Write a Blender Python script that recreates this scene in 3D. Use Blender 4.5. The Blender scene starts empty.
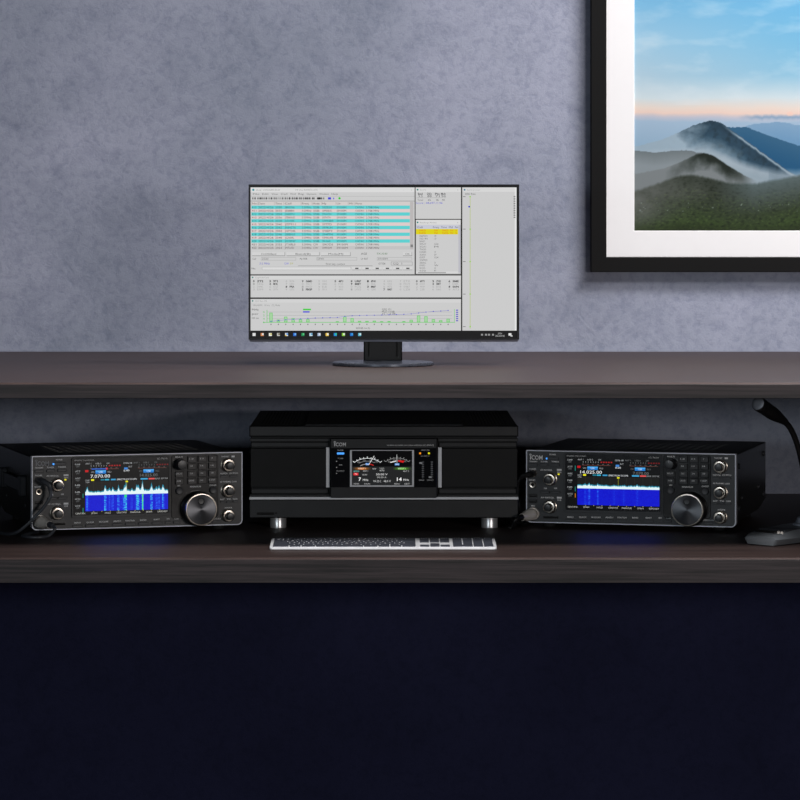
import bpy, bmesh, math, random
from mathutils import Vector, Matrix, noise

C = bpy.context.scene.collection
PI = math.pi

# ------------------------------------------------------------------ colours
def lin(c):
    c = c / 255.0
    return c / 12.92 if c <= 0.04045 else ((c + 0.055) / 1.055) ** 2.4

def rgb(r, g, b):
    return (lin(r), lin(g), lin(b), 1.0)

# ------------------------------------------------------------------ mesh builder
FRONT = lambda u, v, w: (u, w, v)      # drawn on a front face, w runs into depth
TOP = lambda u, v, w: (u, v, w)        # drawn on a horizontal face, w runs up
SIDE = lambda u, v, w: (w, u, v)       # drawn on a side face, w runs along x

def rrect(u0, u1, v0, v1, r=0.0, n=5):
    """r: one radius or (bottom-left, bottom-right, top-right, top-left)"""
    rs = r if isinstance(r, (tuple, list)) else (r,) * 4
    pts = []
    cs = [(u0, v0, 1, 1, PI), (u1, v0, -1, 1, 1.5 * PI), (u1, v1, -1, -1, 0.0), (u0, v1, 1, -1, 0.5 * PI)]
    for (cu, cv, su, sv, a0), q in zip(cs, rs):
        if q <= 1e-7:
            q = 1e-6
        ou, ov = cu + su * q, cv + sv * q
        for k in range(n + 1):
            a = a0 + 0.5 * PI * k / n
            pts.append((ou + q * math.cos(a), ov + q * math.sin(a)))
    return pts

class MB:
    def __init__(self):
        self.v, self.f, self.m = [], [], []

    def add(self, vs, fs, mi=0):
        b = len(self.v)
        self.v += [tuple(p) for p in vs]
        for q in fs:
            self.f.append(tuple(b + i for i in q)); self.m.append(mi)
        return self

    def rings(self, rings, mi=0, caps=(True, True)):
        n = len(rings[0]); vs = [p for r in rings for p in r]; fs = []
        for k in range(len(rings) - 1):
            for i in range(n):
                j = (i + 1) % n
                fs.append((k * n + i, k * n + j, (k + 1) * n + j, (k + 1) * n + i))
        if caps[0]: fs.append(tuple(range(n - 1, -1, -1)))
        if caps[1]: fs.append(tuple((len(rings) - 1) * n + i for i in range(n)))
        return self.add(vs, fs, mi)

    def slab(self, u0, u1, v0, v1, w0, w1, r=0.0, bev=0.0, M=FRONT, mi=0, both=True):
        """rounded rectangle in (u, v), thick from w0 to w1, edges chamfered at w1 (and w0)"""
        s = 1 if w1 > w0 else -1
        rs = r if isinstance(r, (tuple, list)) else (r,) * 4
        rin = tuple(max(q - bev, q * 0.3) for q in rs)
        full = rrect(u0, u1, v0, v1, r)
        if bev > 0:
            ins = rrect(u0 + bev, u1 - bev, v0 + bev, v1 - bev, rin)
            R = ([(ins, w0), (full, w0 + s * bev)] if both else [(full, w0)]) + [(full, w1 - s * bev), (ins, w1)]
        else:
            R = [(full, w0), (full, w1)]
        return self.rings([[M(a, b, w) for a, b in p] for p, w in R], mi)

    def poly(self, pts, w0, w1, M=FRONT, mi=0):
        return self.rings([[M(a, b, w0) for a, b in pts], [M(a, b, w1) for a, b in pts]], mi)

    def frame(self, o, i, w0, w1, ro=0.0, ri=0.0, bev=0.0, M=FRONT, mi=0):
        """rectangular ring: outer o=(u0,u1,v0,v1), inner i"""
        s = 1 if w1 > w0 else -1
        def ring(b, q, e): return rrect(b[0] + e, b[1] - e, b[2] + e, b[3] - e, tuple(max(k - e, 0) for k in (q if isinstance(q, (tuple, list)) else (q,) * 4)))
        L = [(ring(o, ro, 0), w0), (ring(o, ro, 0), w1 - s * bev), (ring(o, ro, bev), w1), (ring(i, ri, -bev), w1), (ring(i, ri, 0), w1 - s * bev), (ring(i, ri, 0), w0), (ring(o, ro, 0), w0)]
        return self.rings([[M(a, b, w) for a, b in p] for p, w in L], mi, (False, False))

    def lathe(self, prof, c, axis=(0, -1, 0), seg=32, mi=0, knurl=0.0, kr=(0, 99)):
        a = Vector(axis).normalized()
        t = a.orthogonal().normalized(); b = a.cross(t)
        c = Vector(c); R = []
        for k, (r, h) in enumerate(prof):
            ring = []
            for i in range(seg):
                q = 2 * PI * i / seg
                rr = r - (knurl if (i % 2 and kr[0] <= k <= kr[1]) else 0)
                rr = max(rr, 1e-6)
                ring.append(c + a * h + t * (rr * math.cos(q)) + b * (rr * math.sin(q)))
            R.append(ring)
        return self.rings(R, mi)

    def tube(self, pts, r, seg=10, mi=0, sub=8):
        P = [Vector(p) for p in pts]
        if sub > 1 and len(P) > 2:
            Q = []
            E = [2 * P[0] - P[1]] + P + [2 * P[-1] - P[-2]]
            for k in range(1, len(E) - 2):
                p0, p1, p2, p3 = E[k - 1:k + 3]
                for s in range(sub):
                    t = s / sub
                    Q.append(0.5 * ((2 * p1) + (p2 - p0) * t + (2 * p0 - 5 * p1 + 4 * p2 - p3) * t * t + (3 * p1 - p0 - 3 * p2 + p3) * t ** 3))
            Q.append(P[-1]); P = Q
        R = []; up = None
        for k, p in enumerate(P):
            d = (P[min(k + 1, len(P) - 1)] - P[max(k - 1, 0)]).normalized()
            up = d.orthogonal().normalized() if up is None else (up - d * up.dot(d)).normalized()
            s = d.cross(up)
            rr = r(k / (len(P) - 1)) if callable(r) else r
            R.append([p + up * (rr * math.cos(2 * PI * i / seg)) + s * (rr * math.sin(2 * PI * i / seg)) for i in range(seg)])
        return self.rings(R, mi)

    def text(self, s, u, v, h, w, width=None, anchor='c', M=FRONT, mi=0, bold=0.0):
        vs, fs = glyphs(s, bold)
        if not vs: return self
        x0 = min(p[0] for p in vs); x1 = max(p[0] for p in vs)
        k = h / 0.70; kx = width / (x1 - x0) if width else k * 0.95
        W = (x1 - x0) * kx
        o = {'c': -W / 2, 'l': 0, 'r': -W}[anchor]
        return self.add([M(u + o + (p[0] - x0) * kx, v + p[1] * k - h / 2, w) for p in vs], fs, mi)

    def build(self, name, mats, parent=None, smooth=35, offset=None, recalc=True):
        if not isinstance(mats, (list, tuple)): mats = [mats]
        me = bpy.data.meshes.new(name)
        vs = self.v if offset is None else [(p[0] - offset[0], p[1] - offset[1], p[2] - offset[2]) for p in self.v]
        me.from_pydata(vs, [], self.f)
        for q in mats: me.materials.append(q)
        me.polygons.foreach_set('material_index', self.m)
        if recalc:
            bm = bmesh.new(); bm.from_mesh(me)
            bmesh.ops.recalc_face_normals(bm, faces=bm.faces)
            bm.to_mesh(me); bm.free()
        if smooth:
            me.polygons.foreach_set('use_smooth', [True] * len(me.polygons))
            me.set_sharp_from_angle(angle=math.radians(smooth))
        me.update()
        o = bpy.data.objects.new(name, me); C.objects.link(o)
        if parent is not None: o.parent = parent
        return o

_G = {}
def glyphs(s, bold=0.0):
    key = (s, bold)
    if key in _G: return _G[key]
    cu = bpy.data.curves.new('lettering_curve', 'FONT')
    cu.body = s; cu.size = 1.0; cu.resolution_u = 2; cu.fill_mode = 'FRONT'; cu.offset = bold
    ob = bpy.data.objects.new('lettering_curve', cu)
    C.objects.link(ob)
    bpy.context.view_layer.update()
    me = ob.evaluated_get(bpy.context.evaluated_depsgraph_get()).to_mesh()
    vs = [(p.co.x, p.co.y) for p in me.vertices]; fs = [tuple(q.vertices) for q in me.polygons]
    ob.evaluated_get(bpy.context.evaluated_depsgraph_get()).to_mesh_clear()
    bpy.data.objects.remove(ob); bpy.data.curves.remove(cu)
    _G[key] = (vs, fs)
    return _G[key]

class Canvas:
    """the picture of one lit screen: flat coloured shapes on the panel, design space y down"""
    def __init__(self, box, to, w, M=FRONT, step=0.00004):
        self.b, self.t, self.w, self.M, self.step = box, to, w, M, step
        self.v, self.f, self.c = [], [], []
    def p(self, x, y, L):
        x0, y0, x1, y1 = self.b; u0, u1, v0, v1 = self.t
        return self.M(u0 + (x - x0) / (x1 - x0) * (u1 - u0), v1 - (y - y0) / (y1 - y0) * (v1 - v0), self.w - L * self.step)
    def poly(self, pts, col, L=1):
        b = len(self.v); self.v += [self.p(x, y, L) for x, y in pts]
        self.f.append(tuple(range(b, b + len(pts)))); self.c.append(rgb(*col))
    def rect(self, x0, y0, x1, y1, col, L=1):
        self.poly([(x0, y1), (x1, y1), (x1, y0), (x0, y0)], col, L)
    def box(self, x0, y0, x1, y1, col, t, L=1):
        self.rect(x0, y0, x1, y0 + t, col, L); self.rect(x0, y1 - t, x1, y1, col, L)
        self.rect(x0, y0, x0 + t, y1, col, L); self.rect(x1 - t, y0, x1, y1, col, L)
    def line(self, pts, t, col, L=1):
        for (ax, ay), (bx, by) in zip(pts, pts[1:]):
            d = math.hypot(bx - ax, by - ay) or 1; nx, ny = -(by - ay) / d * t / 2, (bx - ax) / d * t / 2
            self.poly([(ax + nx, ay + ny), (bx + nx, by + ny), (bx - nx, by - ny), (ax - nx, ay - ny)], col, L)
    def disc(self, x, y, r, col, L=1, ry=None):
        self.poly([(x + r * math.cos(2 * PI * k / 12), y + (ry or r) * math.sin(2 * PI * k / 12)) for k in range(12)], col, L)
    def text(self, s, x, y, h, col, width=None, anchor='l', L=3, bold=0.0):
        vs, fs = glyphs(s, bold)
        if not vs: return
        x0 = min(p[0] for p in vs); x1 = max(p[0] for p in vs); k = h / 0.70
        kx = width / (x1 - x0) if width else k
        o = {'l': 0, 'c': -(x1 - x0) * kx / 2, 'r': -(x1 - x0) * kx}[anchor]
        b = len(self.v); self.v += [self.p(x + o + (q[0] - x0) * kx, y + h / 2 - q[1] * k, L) for q in vs]
        for q in fs: self.f.append(tuple(b + i for i in q)); self.c.append(rgb(*col))
    def build(self, name, mat, parent):
        me = bpy.data.meshes.new(name); me.from_pydata(self.v, [], self.f)
        at = me.color_attributes.new('Content', 'FLOAT_COLOR', 'CORNER')
        data = []
        for q, c in zip(me.polygons, self.c): data += list(c) * q.loop_total
        at.data.foreach_set('color', data)
        me.materials.append(mat); me.update()
        o = bpy.data.objects.new(name, me); C.objects.link(o); o.parent = parent
        return o

# ------------------------------------------------------------------ scene helpers
def thing(name, label, cat, loc=(0, 0, 0), rz=0.0, group=None):
    o = bpy.data.objects.new(name, None); o.empty_display_size = 0.02
    C.objects.link(o); o.location = loc; o.rotation_euler = (0, 0, rz)
    o['label'] = label; o['category'] = cat
    if group: o['group'] = group
    return o

# ------------------------------------------------------------------ materials
def principled(name):
    m = bpy.data.materials.new(name); m.use_nodes = True
    nt = m.node_tree
    return m, nt, nt.nodes['Principled BSDF']

def mat(name, col, rough=0.5, metal=0.0, var=0.12, scale=60.0, spec=0.5, bump=0.0, coat=0.0, aniso=0.0):
    m, nt, p = principled(name)
    N, L = nt.nodes, nt.links
    tc = N.new('ShaderNodeTexCoord'); no = N.new('ShaderNodeTexNoise')
    no.inputs['Scale'].default_value = scale; no.inputs['Detail'].default_value = 3
    L.new(tc.outputs['Object'], no.inputs['Vector'])
    mx = N.new('ShaderNodeMix'); mx.data_type = 'RGBA'
    c = rgb(*col)
    mx.inputs[6].default_value = tuple(k * (1 - var) for k in c[:3]) + (1,)
    mx.inputs[7].default_value = tuple(min(1, k * (1 + var)) for k in c[:3]) + (1,)
    L.new(no.outputs['Fac'], mx.inputs[0]); L.new(mx.outputs[2], p.inputs['Base Color'])
    mr = N.new('ShaderNodeMapRange')
    mr.inputs['To Min'].default_value = rough * 0.85; mr.inputs['To Max'].default_value = min(1, rough * 1.15)
    L.new(no.outputs['Fac'], mr.inputs['Value']); L.new(mr.outputs['Result'], p.inputs['Roughness'])
    p.inputs['Metallic'].default_value = metal
    p.inputs['Specular IOR Level'].default_value = spec
    p.inputs['Coat Weight'].default_value = coat
    if aniso:
        p.inputs['Anisotropic'].default_value = aniso
        tg = N.new('ShaderNodeTangent'); tg.direction_type = 'RADIAL'; tg.axis = 'Y'
        L.new(tg.outputs['Tangent'], p.inputs['Tangent'])
    if bump:
        bp = N.new('ShaderNodeBump'); bp.inputs['Strength'].default_value = bump; bp.inputs['Distance'].default_value = 0.001
        L.new(no.outputs['Fac'], bp.inputs['Height']); L.new(bp.outputs['Normal'], p.inputs['Normal'])
    return m

def screen_mat(name, strength):
    m, nt, p = principled(name)
    a = nt.nodes.new('ShaderNodeVertexColor'); a.layer_name = 'Content'
    p.inputs['Base Color'].default_value = (0.004, 0.004, 0.004, 1)
    p.inputs['Roughness'].default_value = 0.25
    p.inputs['Specular IOR Level'].default_value = 0.2
    nt.links.new(a.outputs['Color'], p.inputs['Emission Color'])
    p.inputs['Emission Strength'].default_value = strength
    return m

def lamp_mat(name, col, strength=1.0):
    m, nt, p = principled(name)
    p.inputs['Base Color'].default_value = rgb(*[k * 0.4 for k in col])
    p.inputs['Emission Color'].default_value = rgb(*col); p.inputs['Emission Strength'].default_value = strength
    return m

def print_mat(name):
    m, nt, p = principled(name)
    a = nt.nodes.new('ShaderNodeVertexColor'); a.layer_name = 'Content'
    nt.links.new(a.outputs['Color'], p.inputs['Base Color'])
    p.inputs['Roughness'].default_value = 0.6; p.inputs['Specular IOR Level'].default_value = 0.15
    return m

def plaster(name, WALL_A, WALL_B):
    m, nt, p = principled(name); N, L = nt.nodes, nt.links
    tc = N.new('ShaderNodeTexCoord')
    def nz(s, d, r, dist=0.0):
        n = N.new('ShaderNodeTexNoise'); n.inputs['Scale'].default_value = s; n.inputs['Detail'].default_value = d
        n.inputs['Roughness'].default_value = r; n.inputs['Distortion'].default_value = dist
        L.new(tc.outputs['Object'], n.inputs['Vector']); return n
    big, mid, fine = nz(3.0, 5, 0.55, 0.3), nz(13, 8, 0.72, 0.8), nz(75, 7, 0.75, 0.3)
    r1 = N.new('ShaderNodeValToRGB')
    r1.color_ramp.elements[0].position = 0.3; r1.color_ramp.elements[0].color = WALL_A
    r1.color_ramp.elements[1].position = 0.7; r1.color_ramp.elements[1].color = WALL_B
    L.new(big.outputs['Fac'], r1.inputs['Fac'])
    # darker trowel flecks
    r2 = N.new('ShaderNodeValToRGB')
    r2.color_ramp.elements[0].position = 0.33; r2.color_ramp.elements[0].color = (0.72, 0.74, 0.78, 1)
    r2.color_ramp.elements[1].position = 0.52; r2.color_ramp.elements[1].color = (1, 1, 1, 1)
    L.new(mid.outputs['Fac'], r2.inputs['Fac'])
    r3 = N.new('ShaderNodeValToRGB')
    r3.color_ramp.elements[0].position = 0.37; r3.color_ramp.elements[0].color = (0.76, 0.78, 0.82, 1)
    r3.color_ramp.elements[1].position = 0.53; r3.color_ramp.elements[1].color = (1, 1, 1, 1)
    L.new(fine.outputs['Fac'], r3.inputs['Fac'])
    m1 = N.new('ShaderNodeMix'); m1.data_type = 'RGBA'; m1.blend_type = 'MULTIPLY'; m1.inputs[0].default_value = 0.6
    L.new(r1.outputs['Color'], m1.inputs[6]); L.new(r2.outputs['Color'], m1.inputs[7])
    m2 = N.new('ShaderNodeMix'); m2.data_type = 'RGBA'; m2.blend_type = 'MULTIPLY'; m2.inputs[0].default_value = 0.8
    L.new(m1.outputs[2], m2.inputs[6]); L.new(r3.outputs['Color'], m2.inputs[7])
    L.new(m2.outputs[2], p.inputs['Base Color'])
    p.inputs['Roughness'].default_value = 0.75; p.inputs['Specular IOR Level'].default_value = 0.2
    ad = N.new('ShaderNodeMath'); ad.operation = 'ADD'
    L.new(mid.outputs['Fac'], ad.inputs[0]); L.new(fine.outputs['Fac'], ad.inputs[1])
    bp = N.new('ShaderNodeBump'); bp.inputs['Strength'].default_value = 0.35; bp.inputs['Distance'].default_value = 0.004
    L.new(ad.outputs[0], bp.inputs['Height']); L.new(bp.outputs['Normal'], p.inputs['Normal'])
    return m

def wood(name, dark, light, rough):
    m, nt, p = principled(name); N, L = nt.nodes, nt.links
    tc = N.new('ShaderNodeTexCoord'); mp = N.new('ShaderNodeMapping')
    mp.inputs['Scale'].default_value = (1.3, 30, 60)
    L.new(tc.outputs['Object'], mp.inputs['Vector'])
    n1 = N.new('ShaderNodeTexNoise'); n1.inputs['Scale'].default_value = 4.0; n1.inputs['Detail'].default_value = 9; n1.inputs['Roughness'].default_value = 0.65
    n1.inputs['Distortion'].default_value = 0.5
    L.new(mp.outputs['Vector'], n1.inputs['Vector'])
    r = N.new('ShaderNodeValToRGB')
    r.color_ramp.elements[0].position = 0.38; r.color_ramp.elements[0].color = rgb(*dark)
    r.color_ramp.elements[1].position = 0.62; r.color_ramp.elements[1].color = rgb(*light)
    L.new(n1.outputs['Fac'], r.inputs['Fac']); L.new(r.outputs['Color'], p.inputs['Base Color'])
    mr = N.new('ShaderNodeMapRange'); mr.inputs['To Min'].default_value = rough * 0.85; mr.inputs['To Max'].default_value = rough * 1.2
    L.new(n1.outputs['Fac'], mr.inputs['Value']); L.new(mr.outputs['Result'], p.inputs['Roughness'])
    p.inputs['Specular IOR Level'].default_value = 0.35
    bp = N.new('ShaderNodeBump'); bp.inputs['Strength'].default_value = 0.06; bp.inputs['Distance'].default_value = 0.0006
    L.new(n1.outputs['Fac'], bp.inputs['Height']); L.new(bp.outputs['Normal'], p.inputs['Normal'])
    return m

M_WALL = plaster('blue_grey_plaster', rgb(140, 147, 163), rgb(165, 169, 187))
M_WALL_SHADE = plaster('underdesk_shade_plaster', rgb(32, 35, 66), rgb(40, 43, 76))  # wall plaster again, the shade under the desk put into its navy colour
M_FLOOR = wood('dark_floor_boards', (30, 27, 27), (46, 42, 41), 0.5)
M_WOOD = wood('dark_walnut_laminate', (46, 36, 35), (72, 58, 55), 0.5)
M_EDGE_SHADE = wood('edge_shade_wood', (16, 14, 15), (42, 36, 38), 0.5)  # darker walnut, shade of the front faces put into the colour
M_BLACK = mat('satin_black_paint', (15, 15, 16), 0.42)
M_CAB = mat('black_powder_coat', (36, 36, 37), 0.3, spec=.7, bump=0.05, scale=900)
M_PANEL = mat('charcoal_front_panel', (42, 44, 47), 0.42)
M_GLOSS = mat('gloss_black_plastic', (7, 7, 8), 0.18)
M_RIM = mat('grey_anodised_rim', (216, 221, 232), 0.35, 0.2)
M_SILVER = mat('brushed_silver', (238, 232, 224), 0.3, 0.4)
M_CHROME = mat('satin_chrome', (240, 240, 240), 0.3, 0.72)
M_KNOBRING = mat('champagne_knob_ring', (205, 196, 184), 0.3, 1.0)
M_KNOB = mat('dark_knob_plastic', (26, 29, 33), 0.32)
M_BUTTON = mat('black_rubber_button', (20, 21, 23), 0.4)
M_BUTTON2 = mat('grey_push_button', (52, 54, 58), 0.4)
M_DIAL = mat('spun_dark_metal', (74, 75, 78), 0.30, 1.0, aniso=0.85)
M_INK = mat('white_panel_ink', (242, 244, 246), 0.6)
M_INKDIM = mat('grey_panel_ink', (150, 153, 158), 0.6)
M_CORDG = mat('grey_cable_rubber', (58, 61, 67), 0.38)
M_CORD = mat('black_cable_rubber', (18, 18, 20), 0.38)
M_HOLE = mat('dark_recess', (4, 4, 4), 0.8)
M_WHITE = mat('white_mat_board', (236, 236, 236), 0.9, spec=0.1, var=0.015)
M_FRAME = mat('black_picture_frame', (17, 17, 17), 0.6, spec=.12)
M_AMP = mat('amplifier_black_metal', (24, 25, 27), 0.38)
M_AMPP = mat('amplifier_dark_panel', (14, 15, 16), 0.5, spec=.25)
M_AMPTOP = mat('amplifier_top_metal', (84, 86, 90), 0.34, spec=.8)
M_BAR = mat('grey_metal_bar', (238, 241, 248), 0.35, 0.1)
M_ALU = mat('white_aluminium', (222, 224, 228), 0.4)
M_KEY = mat('dark_grey_key', (56, 60, 70), 0.45)
M_MBEZ = mat('monitor_black_bezel', (14, 15, 17), 0.3)
M_MGREY = mat('monitor_grey_plastic', (128, 133, 146), 0.4)
M_MBASE = mat('monitor_base_satin', (60, 64, 73), 0.28, 0.4)
M_MIC = mat('grey_microphone_metal', (104, 109, 114), 0.35, 0.2)
M_MESH = mat('silver_microphone_grille', (140, 147, 158), 0.45, 0.4, bump=0.4, scale=1500)
M_SCREEN = screen_mat('lit_monitor_screen', 0.95)
M_LCD = screen_mat('lit_panel_screen', 1.0)
M_PRINT = print_mat('printed_landscape')
M_BLUE = lamp_mat('blue_indicator', (70, 150, 240), 1.3)
M_ORANGE = lamp_mat('orange_indicator', (240, 140, 20), 1.0)
M_YELLOW = lamp_mat('yellow_indicator', (225, 215, 20), 1.0)

# ------------------------------------------------------------------ the setting
DZ = 0.72                 # height of the desk top
SZ = DZ + 0.2442          # top of the raised shelf
CAMZ = DZ + 0.4634
YW = 1.062                # wall face

b = MB(); b.slab(-3.2, 3.2, 0.703, 2.7, YW + 0.12, YW)
o = b.build('wall_back', M_WALL, smooth=0); o['kind'] = 'structure'
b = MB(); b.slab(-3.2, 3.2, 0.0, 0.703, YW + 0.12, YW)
o = b.build('wall_back_lower', M_WALL_SHADE, smooth=0); o['kind'] = 'structure'
b = MB(); b.slab(-3.2, 3.2, -5.2, YW, -0.05, 0.0, M=TOP)
o = b.build('floor', M_FLOOR, smooth=0); o['kind'] = 'structure'

t = thing('desk', 'wide dark walnut desk with thick front edge carrying radios and keyboard', 'desk', (0, 0.5, 0))
b = MB(); b.slab(-1.25, 1.25, 0.0, YW - 0.002, DZ - 0.0347, DZ, bev=0.0024, M=TOP)
b.build('desktop', M_WOOD, t, 20, offset=(0, 0.5, 0))
b = MB(); b.slab(-1.25, 1.25, DZ - 0.0345, DZ - 0.0022, 0.0004, -0.0016, bev=0.0005)
b.build('front_edge_shade', M_EDGE_SHADE, t, 20, offset=(0, 0.5, 0))
for s in (-1, 1):
    b = MB(); b.slab(s * 1.205 - 0.018, s * 1.205 + 0.018, 0.06, YW - 0.03, 0.0, DZ - 0.0347, bev=0.001, M=TOP)
    b.build('side_panel', M_WOOD, t, 20, offset=(0, 0.5, 0))

t = thing('raised_shelf', 'long dark walnut shelf raised above the desk and carrying the monitor', 'shelf', (0, 0.5, DZ))
b = MB(); b.slab(-1.25, 1.25, -0.02, YW - 0.002, SZ - 0.0218, SZ, bev=0.0024, M=TOP)
b.build('shelf_board', M_WOOD, t, 20, offset=(0, 0.5, DZ))
b = MB(); b.slab(-1.25, 1.25, SZ - 0.0216, SZ - 0.0022, -0.0196, -0.0216, bev=0.0005)
b.build('front_edge_shade', M_EDGE_SHADE, t, 20, offset=(0, 0.5, DZ))
for s in (-1, 1):
    b = MB(); b.slab(s * 1.205 - 0.015, s * 1.205 + 0.015, 0.02, YW - 0.03, DZ, SZ - 0.0218, bev=0.001, M=TOP)
    b.build('shelf_upright', M_WOOD, t, 20, offset=(0, 0.5, DZ))

# ------------------------------------------------------------------ framed picture
def mixc(a, b, t):
    t = max(0.0, min(1.0, t)); return tuple(x + (y - x) * t for x, y in zip(a, b))
def ramp(pts, x):
    if x <= pts[0][0]: return pts[0][1]
    for (a, p), (c, q) in zip(pts, pts[1:]):
        if x <= c: 
            k = (x - a) / (c - a)
            return mixc(p, q, k) if isinstance(p, tuple) else p + (q - p) * k
    return pts[-1][1]
def nz(x, y, s, o=4, seed=0.0):
    return noise.fractal(Vector((x * s, y * s, seed)), 0.9, 2.1, o)

def landscape(x, y):
    k = max(0, min(1, (x - 640) / 160))
    sky = ramp([(-30, (92, 168, 214)), (40, mixc((150, 196, 222), (116, 180, 214), k)), (75, mixc((172, 202, 218), (136, 188, 214), k)),
                (98, (203, 219, 224)), (108, (228, 214, 202)), (113, (232, 206, 192)), (117, (190, 192, 204)), (122, (158, 184, 206)), (150, (140, 172, 196)), (180, (150, 168, 180))], y + 2 * nz(x, y, .02))
    sky = mixc(sky, (222, 232, 236), 0.35 * max(0, nz(x * .35, y, .06, 4, 3)) if y < 105 else 0)
    c = sky
    # cloud bank on the horizon
    if 113 < y < 123 and x > 735:
        c = mixc(c, (128, 158, 186), 0.9 * max(0, 1 - abs(y - 117.5 - 1.2 * nz(x, 0, .2)) / 3.2) * min(1, (x - 738) / 20))
    if (x - 791) ** 2 / 12 + (y - 114) ** 2 / 5 < 1: c = mixc(c, (238, 200, 184), .7)
    # far blue ridges at right
    r = ramp([(690, 150.), (720, 127), (735, 127.5), (747, 127.2), (765, 134), (785, 141), (810, 149)], x) + 0.8 * nz(x, 0, .15, 4, 1)
    f = ramp([(730, 130.), (755, 124), (780, 122), (810, 127), (840, 130)], x) + nz(x, 1, .12, 4, 8)
    if x > 728 and y > f: c = mixc((124, 160, 190), (104, 148, 184), (y - f) / 20)
    if y > r and x > 700: c = mixc((50, 96, 128), (30, 84, 122), (y - r) / 22)
    # the main peak
    pk = ramp([(600, 150.), (640, 146), (665, 139), (690, 127.5), (700, 123.5), (712, 120.4), (722, 123), (735, 132), (750, 143), (768, 156), (790, 172), (830, 190)], x) + 0.7 * nz(x, 0, .22, 4, 2)
    if y > pk:
        d = y - pk
        c = mixc((34, 58, 74), (50, 82, 102), d / 30 + .3 * nz(x, y, .12, 4, 4))
        c = mixc(c, (24, 44, 54), max(0, nz(x, y, .16, 4, 5)) * .8)
        left = max(0, min(1, (706 - x) / 30 + d / 75 + .45 * nz(x * .6, y, .07, 4, 9)))
        c = mixc(c, (170, 192, 206), left * .85)
        rightm = max(0, 1 - abs(d - 1.6) / 2.2) * max(0, min(1, (x - 722) / 18))
        c = mixc(c, (178, 200, 214), rightm * .8)
        low = max(0, min(1, (d - 17 + 7 * nz(x, y, .05, 4, 6)) / 22)) if x > 690 else 0
        c = mixc(c, (150, 170, 182), low)
    # rolling mist over a nearer ridge
    m1 = ramp([(600, 149.), (640, 150), (668, 148), (700, 146), (715, 149), (740, 158), (762, 165), (785, 168), (850, 168)], x) + 1.5 * nz(x, 0, .06, 4, 11)
    if y > m1:
        c = mixc(c, mixc((176, 190, 200), (150, 168, 178), (y - m1) / 14), min(1, (y - m1) / 8) * (.9 if x < 770 else .75))
    b1 = ramp([(600, 148.), (640, 151), (655, 153), (672, 151), (688, 150.5), (702, 153), (720, 162), (735, 172)], x) + .6 * nz(x, 0, .2, 4, 12)
    if y > b1 and x < 738: c = mixc(c, mixc((98, 108, 110), (132, 142, 146), (y - b1) / 14), .85 * min(1, (738 - x) / 25))
    mh = ramp([(600, 178.), (640, 173), (665, 168), (683, 161), (697, 154), (705, 152.6), (714, 155), (727, 164), (745, 175), (770, 186)], x) + .5 * nz(x, 0, .3, 4, 13)
    if y > mh and x < 760:
        d = y - mh
        core = max(0, min(1, (x - 672 + d * .5 + 6 * nz(x, y, .06, 4, 21)) / 30)) * max(0, min(1, (756 - x) / 26))
        hc = mixc((122, 130, 132), (27, 36, 30), core * max(0, min(1, 1 - (d - 4) / 13 + .3 * nz(x, y, .09, 4, 22))))
        c = mixc(c, hc, min(1, d / 1.2) * min(1, (760 - x) / 18))
    # foreground hillside
    fg = ramp([(600, 205.), (636, 192), (660, 184), (675, 178), (690, 175.6), (706, 178), (730, 184), (755, 184.5), (780, 180), (800, 176), (850, 172)], x) + .8 * nz(x, 0, .25, 4, 14)
    if y > fg - 2:
        d = y - fg
        g = ramp([(0, (46, 54, 46)), (14, (50, 58, 48)), (30, (46, 58, 40)), (44, (50, 68, 34)), (58, (34, 46, 22))], d + 4 * nz(x, y, .1, 4, 15))
        g = mixc(g, (20, 28, 18), .9 * max(0, nz(x * .8, y * 1.6, .28, 5, 16)))
        g = mixc(g, (84, 104, 54), .5 * max(0, nz(x, y * 1.5, .34, 4, 17)) if d > 12 else 0)
        mist = max(0, min(1, .75 - (x - 636) / 110 + .4 * nz(x, y, .03, 4, 18))) * max(0, 1 - abs(d - 10) / 40)
        g = mixc(g, (112, 116, 112), mist)
        mr = max(0, min(1, (x - 715) / 40)) * max(0, 1 - d / 32)
        g = mixc(g, (98, 116, 120), .75 * mr)
        if 203 < y < 213 and nz(x, y, .32, 2, 19) > .62: g = mixc(g, (150, 164, 160), .5)
        g = mixc(g, (26, 34, 18), max(0, (y - 222) / 14) * .6)
        c = mixc(c, g, min(1, (d + 2) / 3))
    return tuple(k * .94 for k in c)

FX0, FZ0 = 0.3528, CAMZ - 0.0822
FX1, FZ1 = FX0 + 0.80, FZ0 + 0.60
t = thing('framed_picture', 'black framed landscape photograph with white mat hanging on grey wall', 'picture', (FX0 + .4, YW, FZ0))
O = (FX0 + .4, YW, FZ0)
fo = (FX0, FX1, FZ0, FZ1); fi = (FX0 + .0262, FX1 - .0262, FZ0 + .0250, FZ1 - .0250)
b = MB(); b.frame(fo, fi, YW - .0005, YW - .027, bev=.0008)
b.build('frame', M_FRAME, t, 20, offset=O)
mi_ = (FX0 + .0752, FX1 - .0752, FZ0 + .0708, FZ1 - .0708)
b = MB(); b.frame(fi, mi_, YW - .006, YW - .0105, bev=.001)
b.build('mat_board', M_WHITE, t, 20, offset=O)
SC = 0.001714
px0, pz0 = mi_[0] - .004, mi_[2] - .004
pw, ph = mi_[1] - mi_[0] + .008, mi_[3] - mi_[2] + .008
def steps(fine, dfine, total, dcoarse):
    a = [k * dfine for k in range(int(fine / dfine))]; x = fine
    while x < total: a.append(x); x += dcoarse
    return a + [total]
gx = steps(.30, .0011, pw, .008); gz = steps(.40, .0011, ph, .006)
vs = [(px0 + u - O[0], -.0075, pz0 + v - O[2]) for v in gz for u in gx]
n = len(gx)
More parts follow.
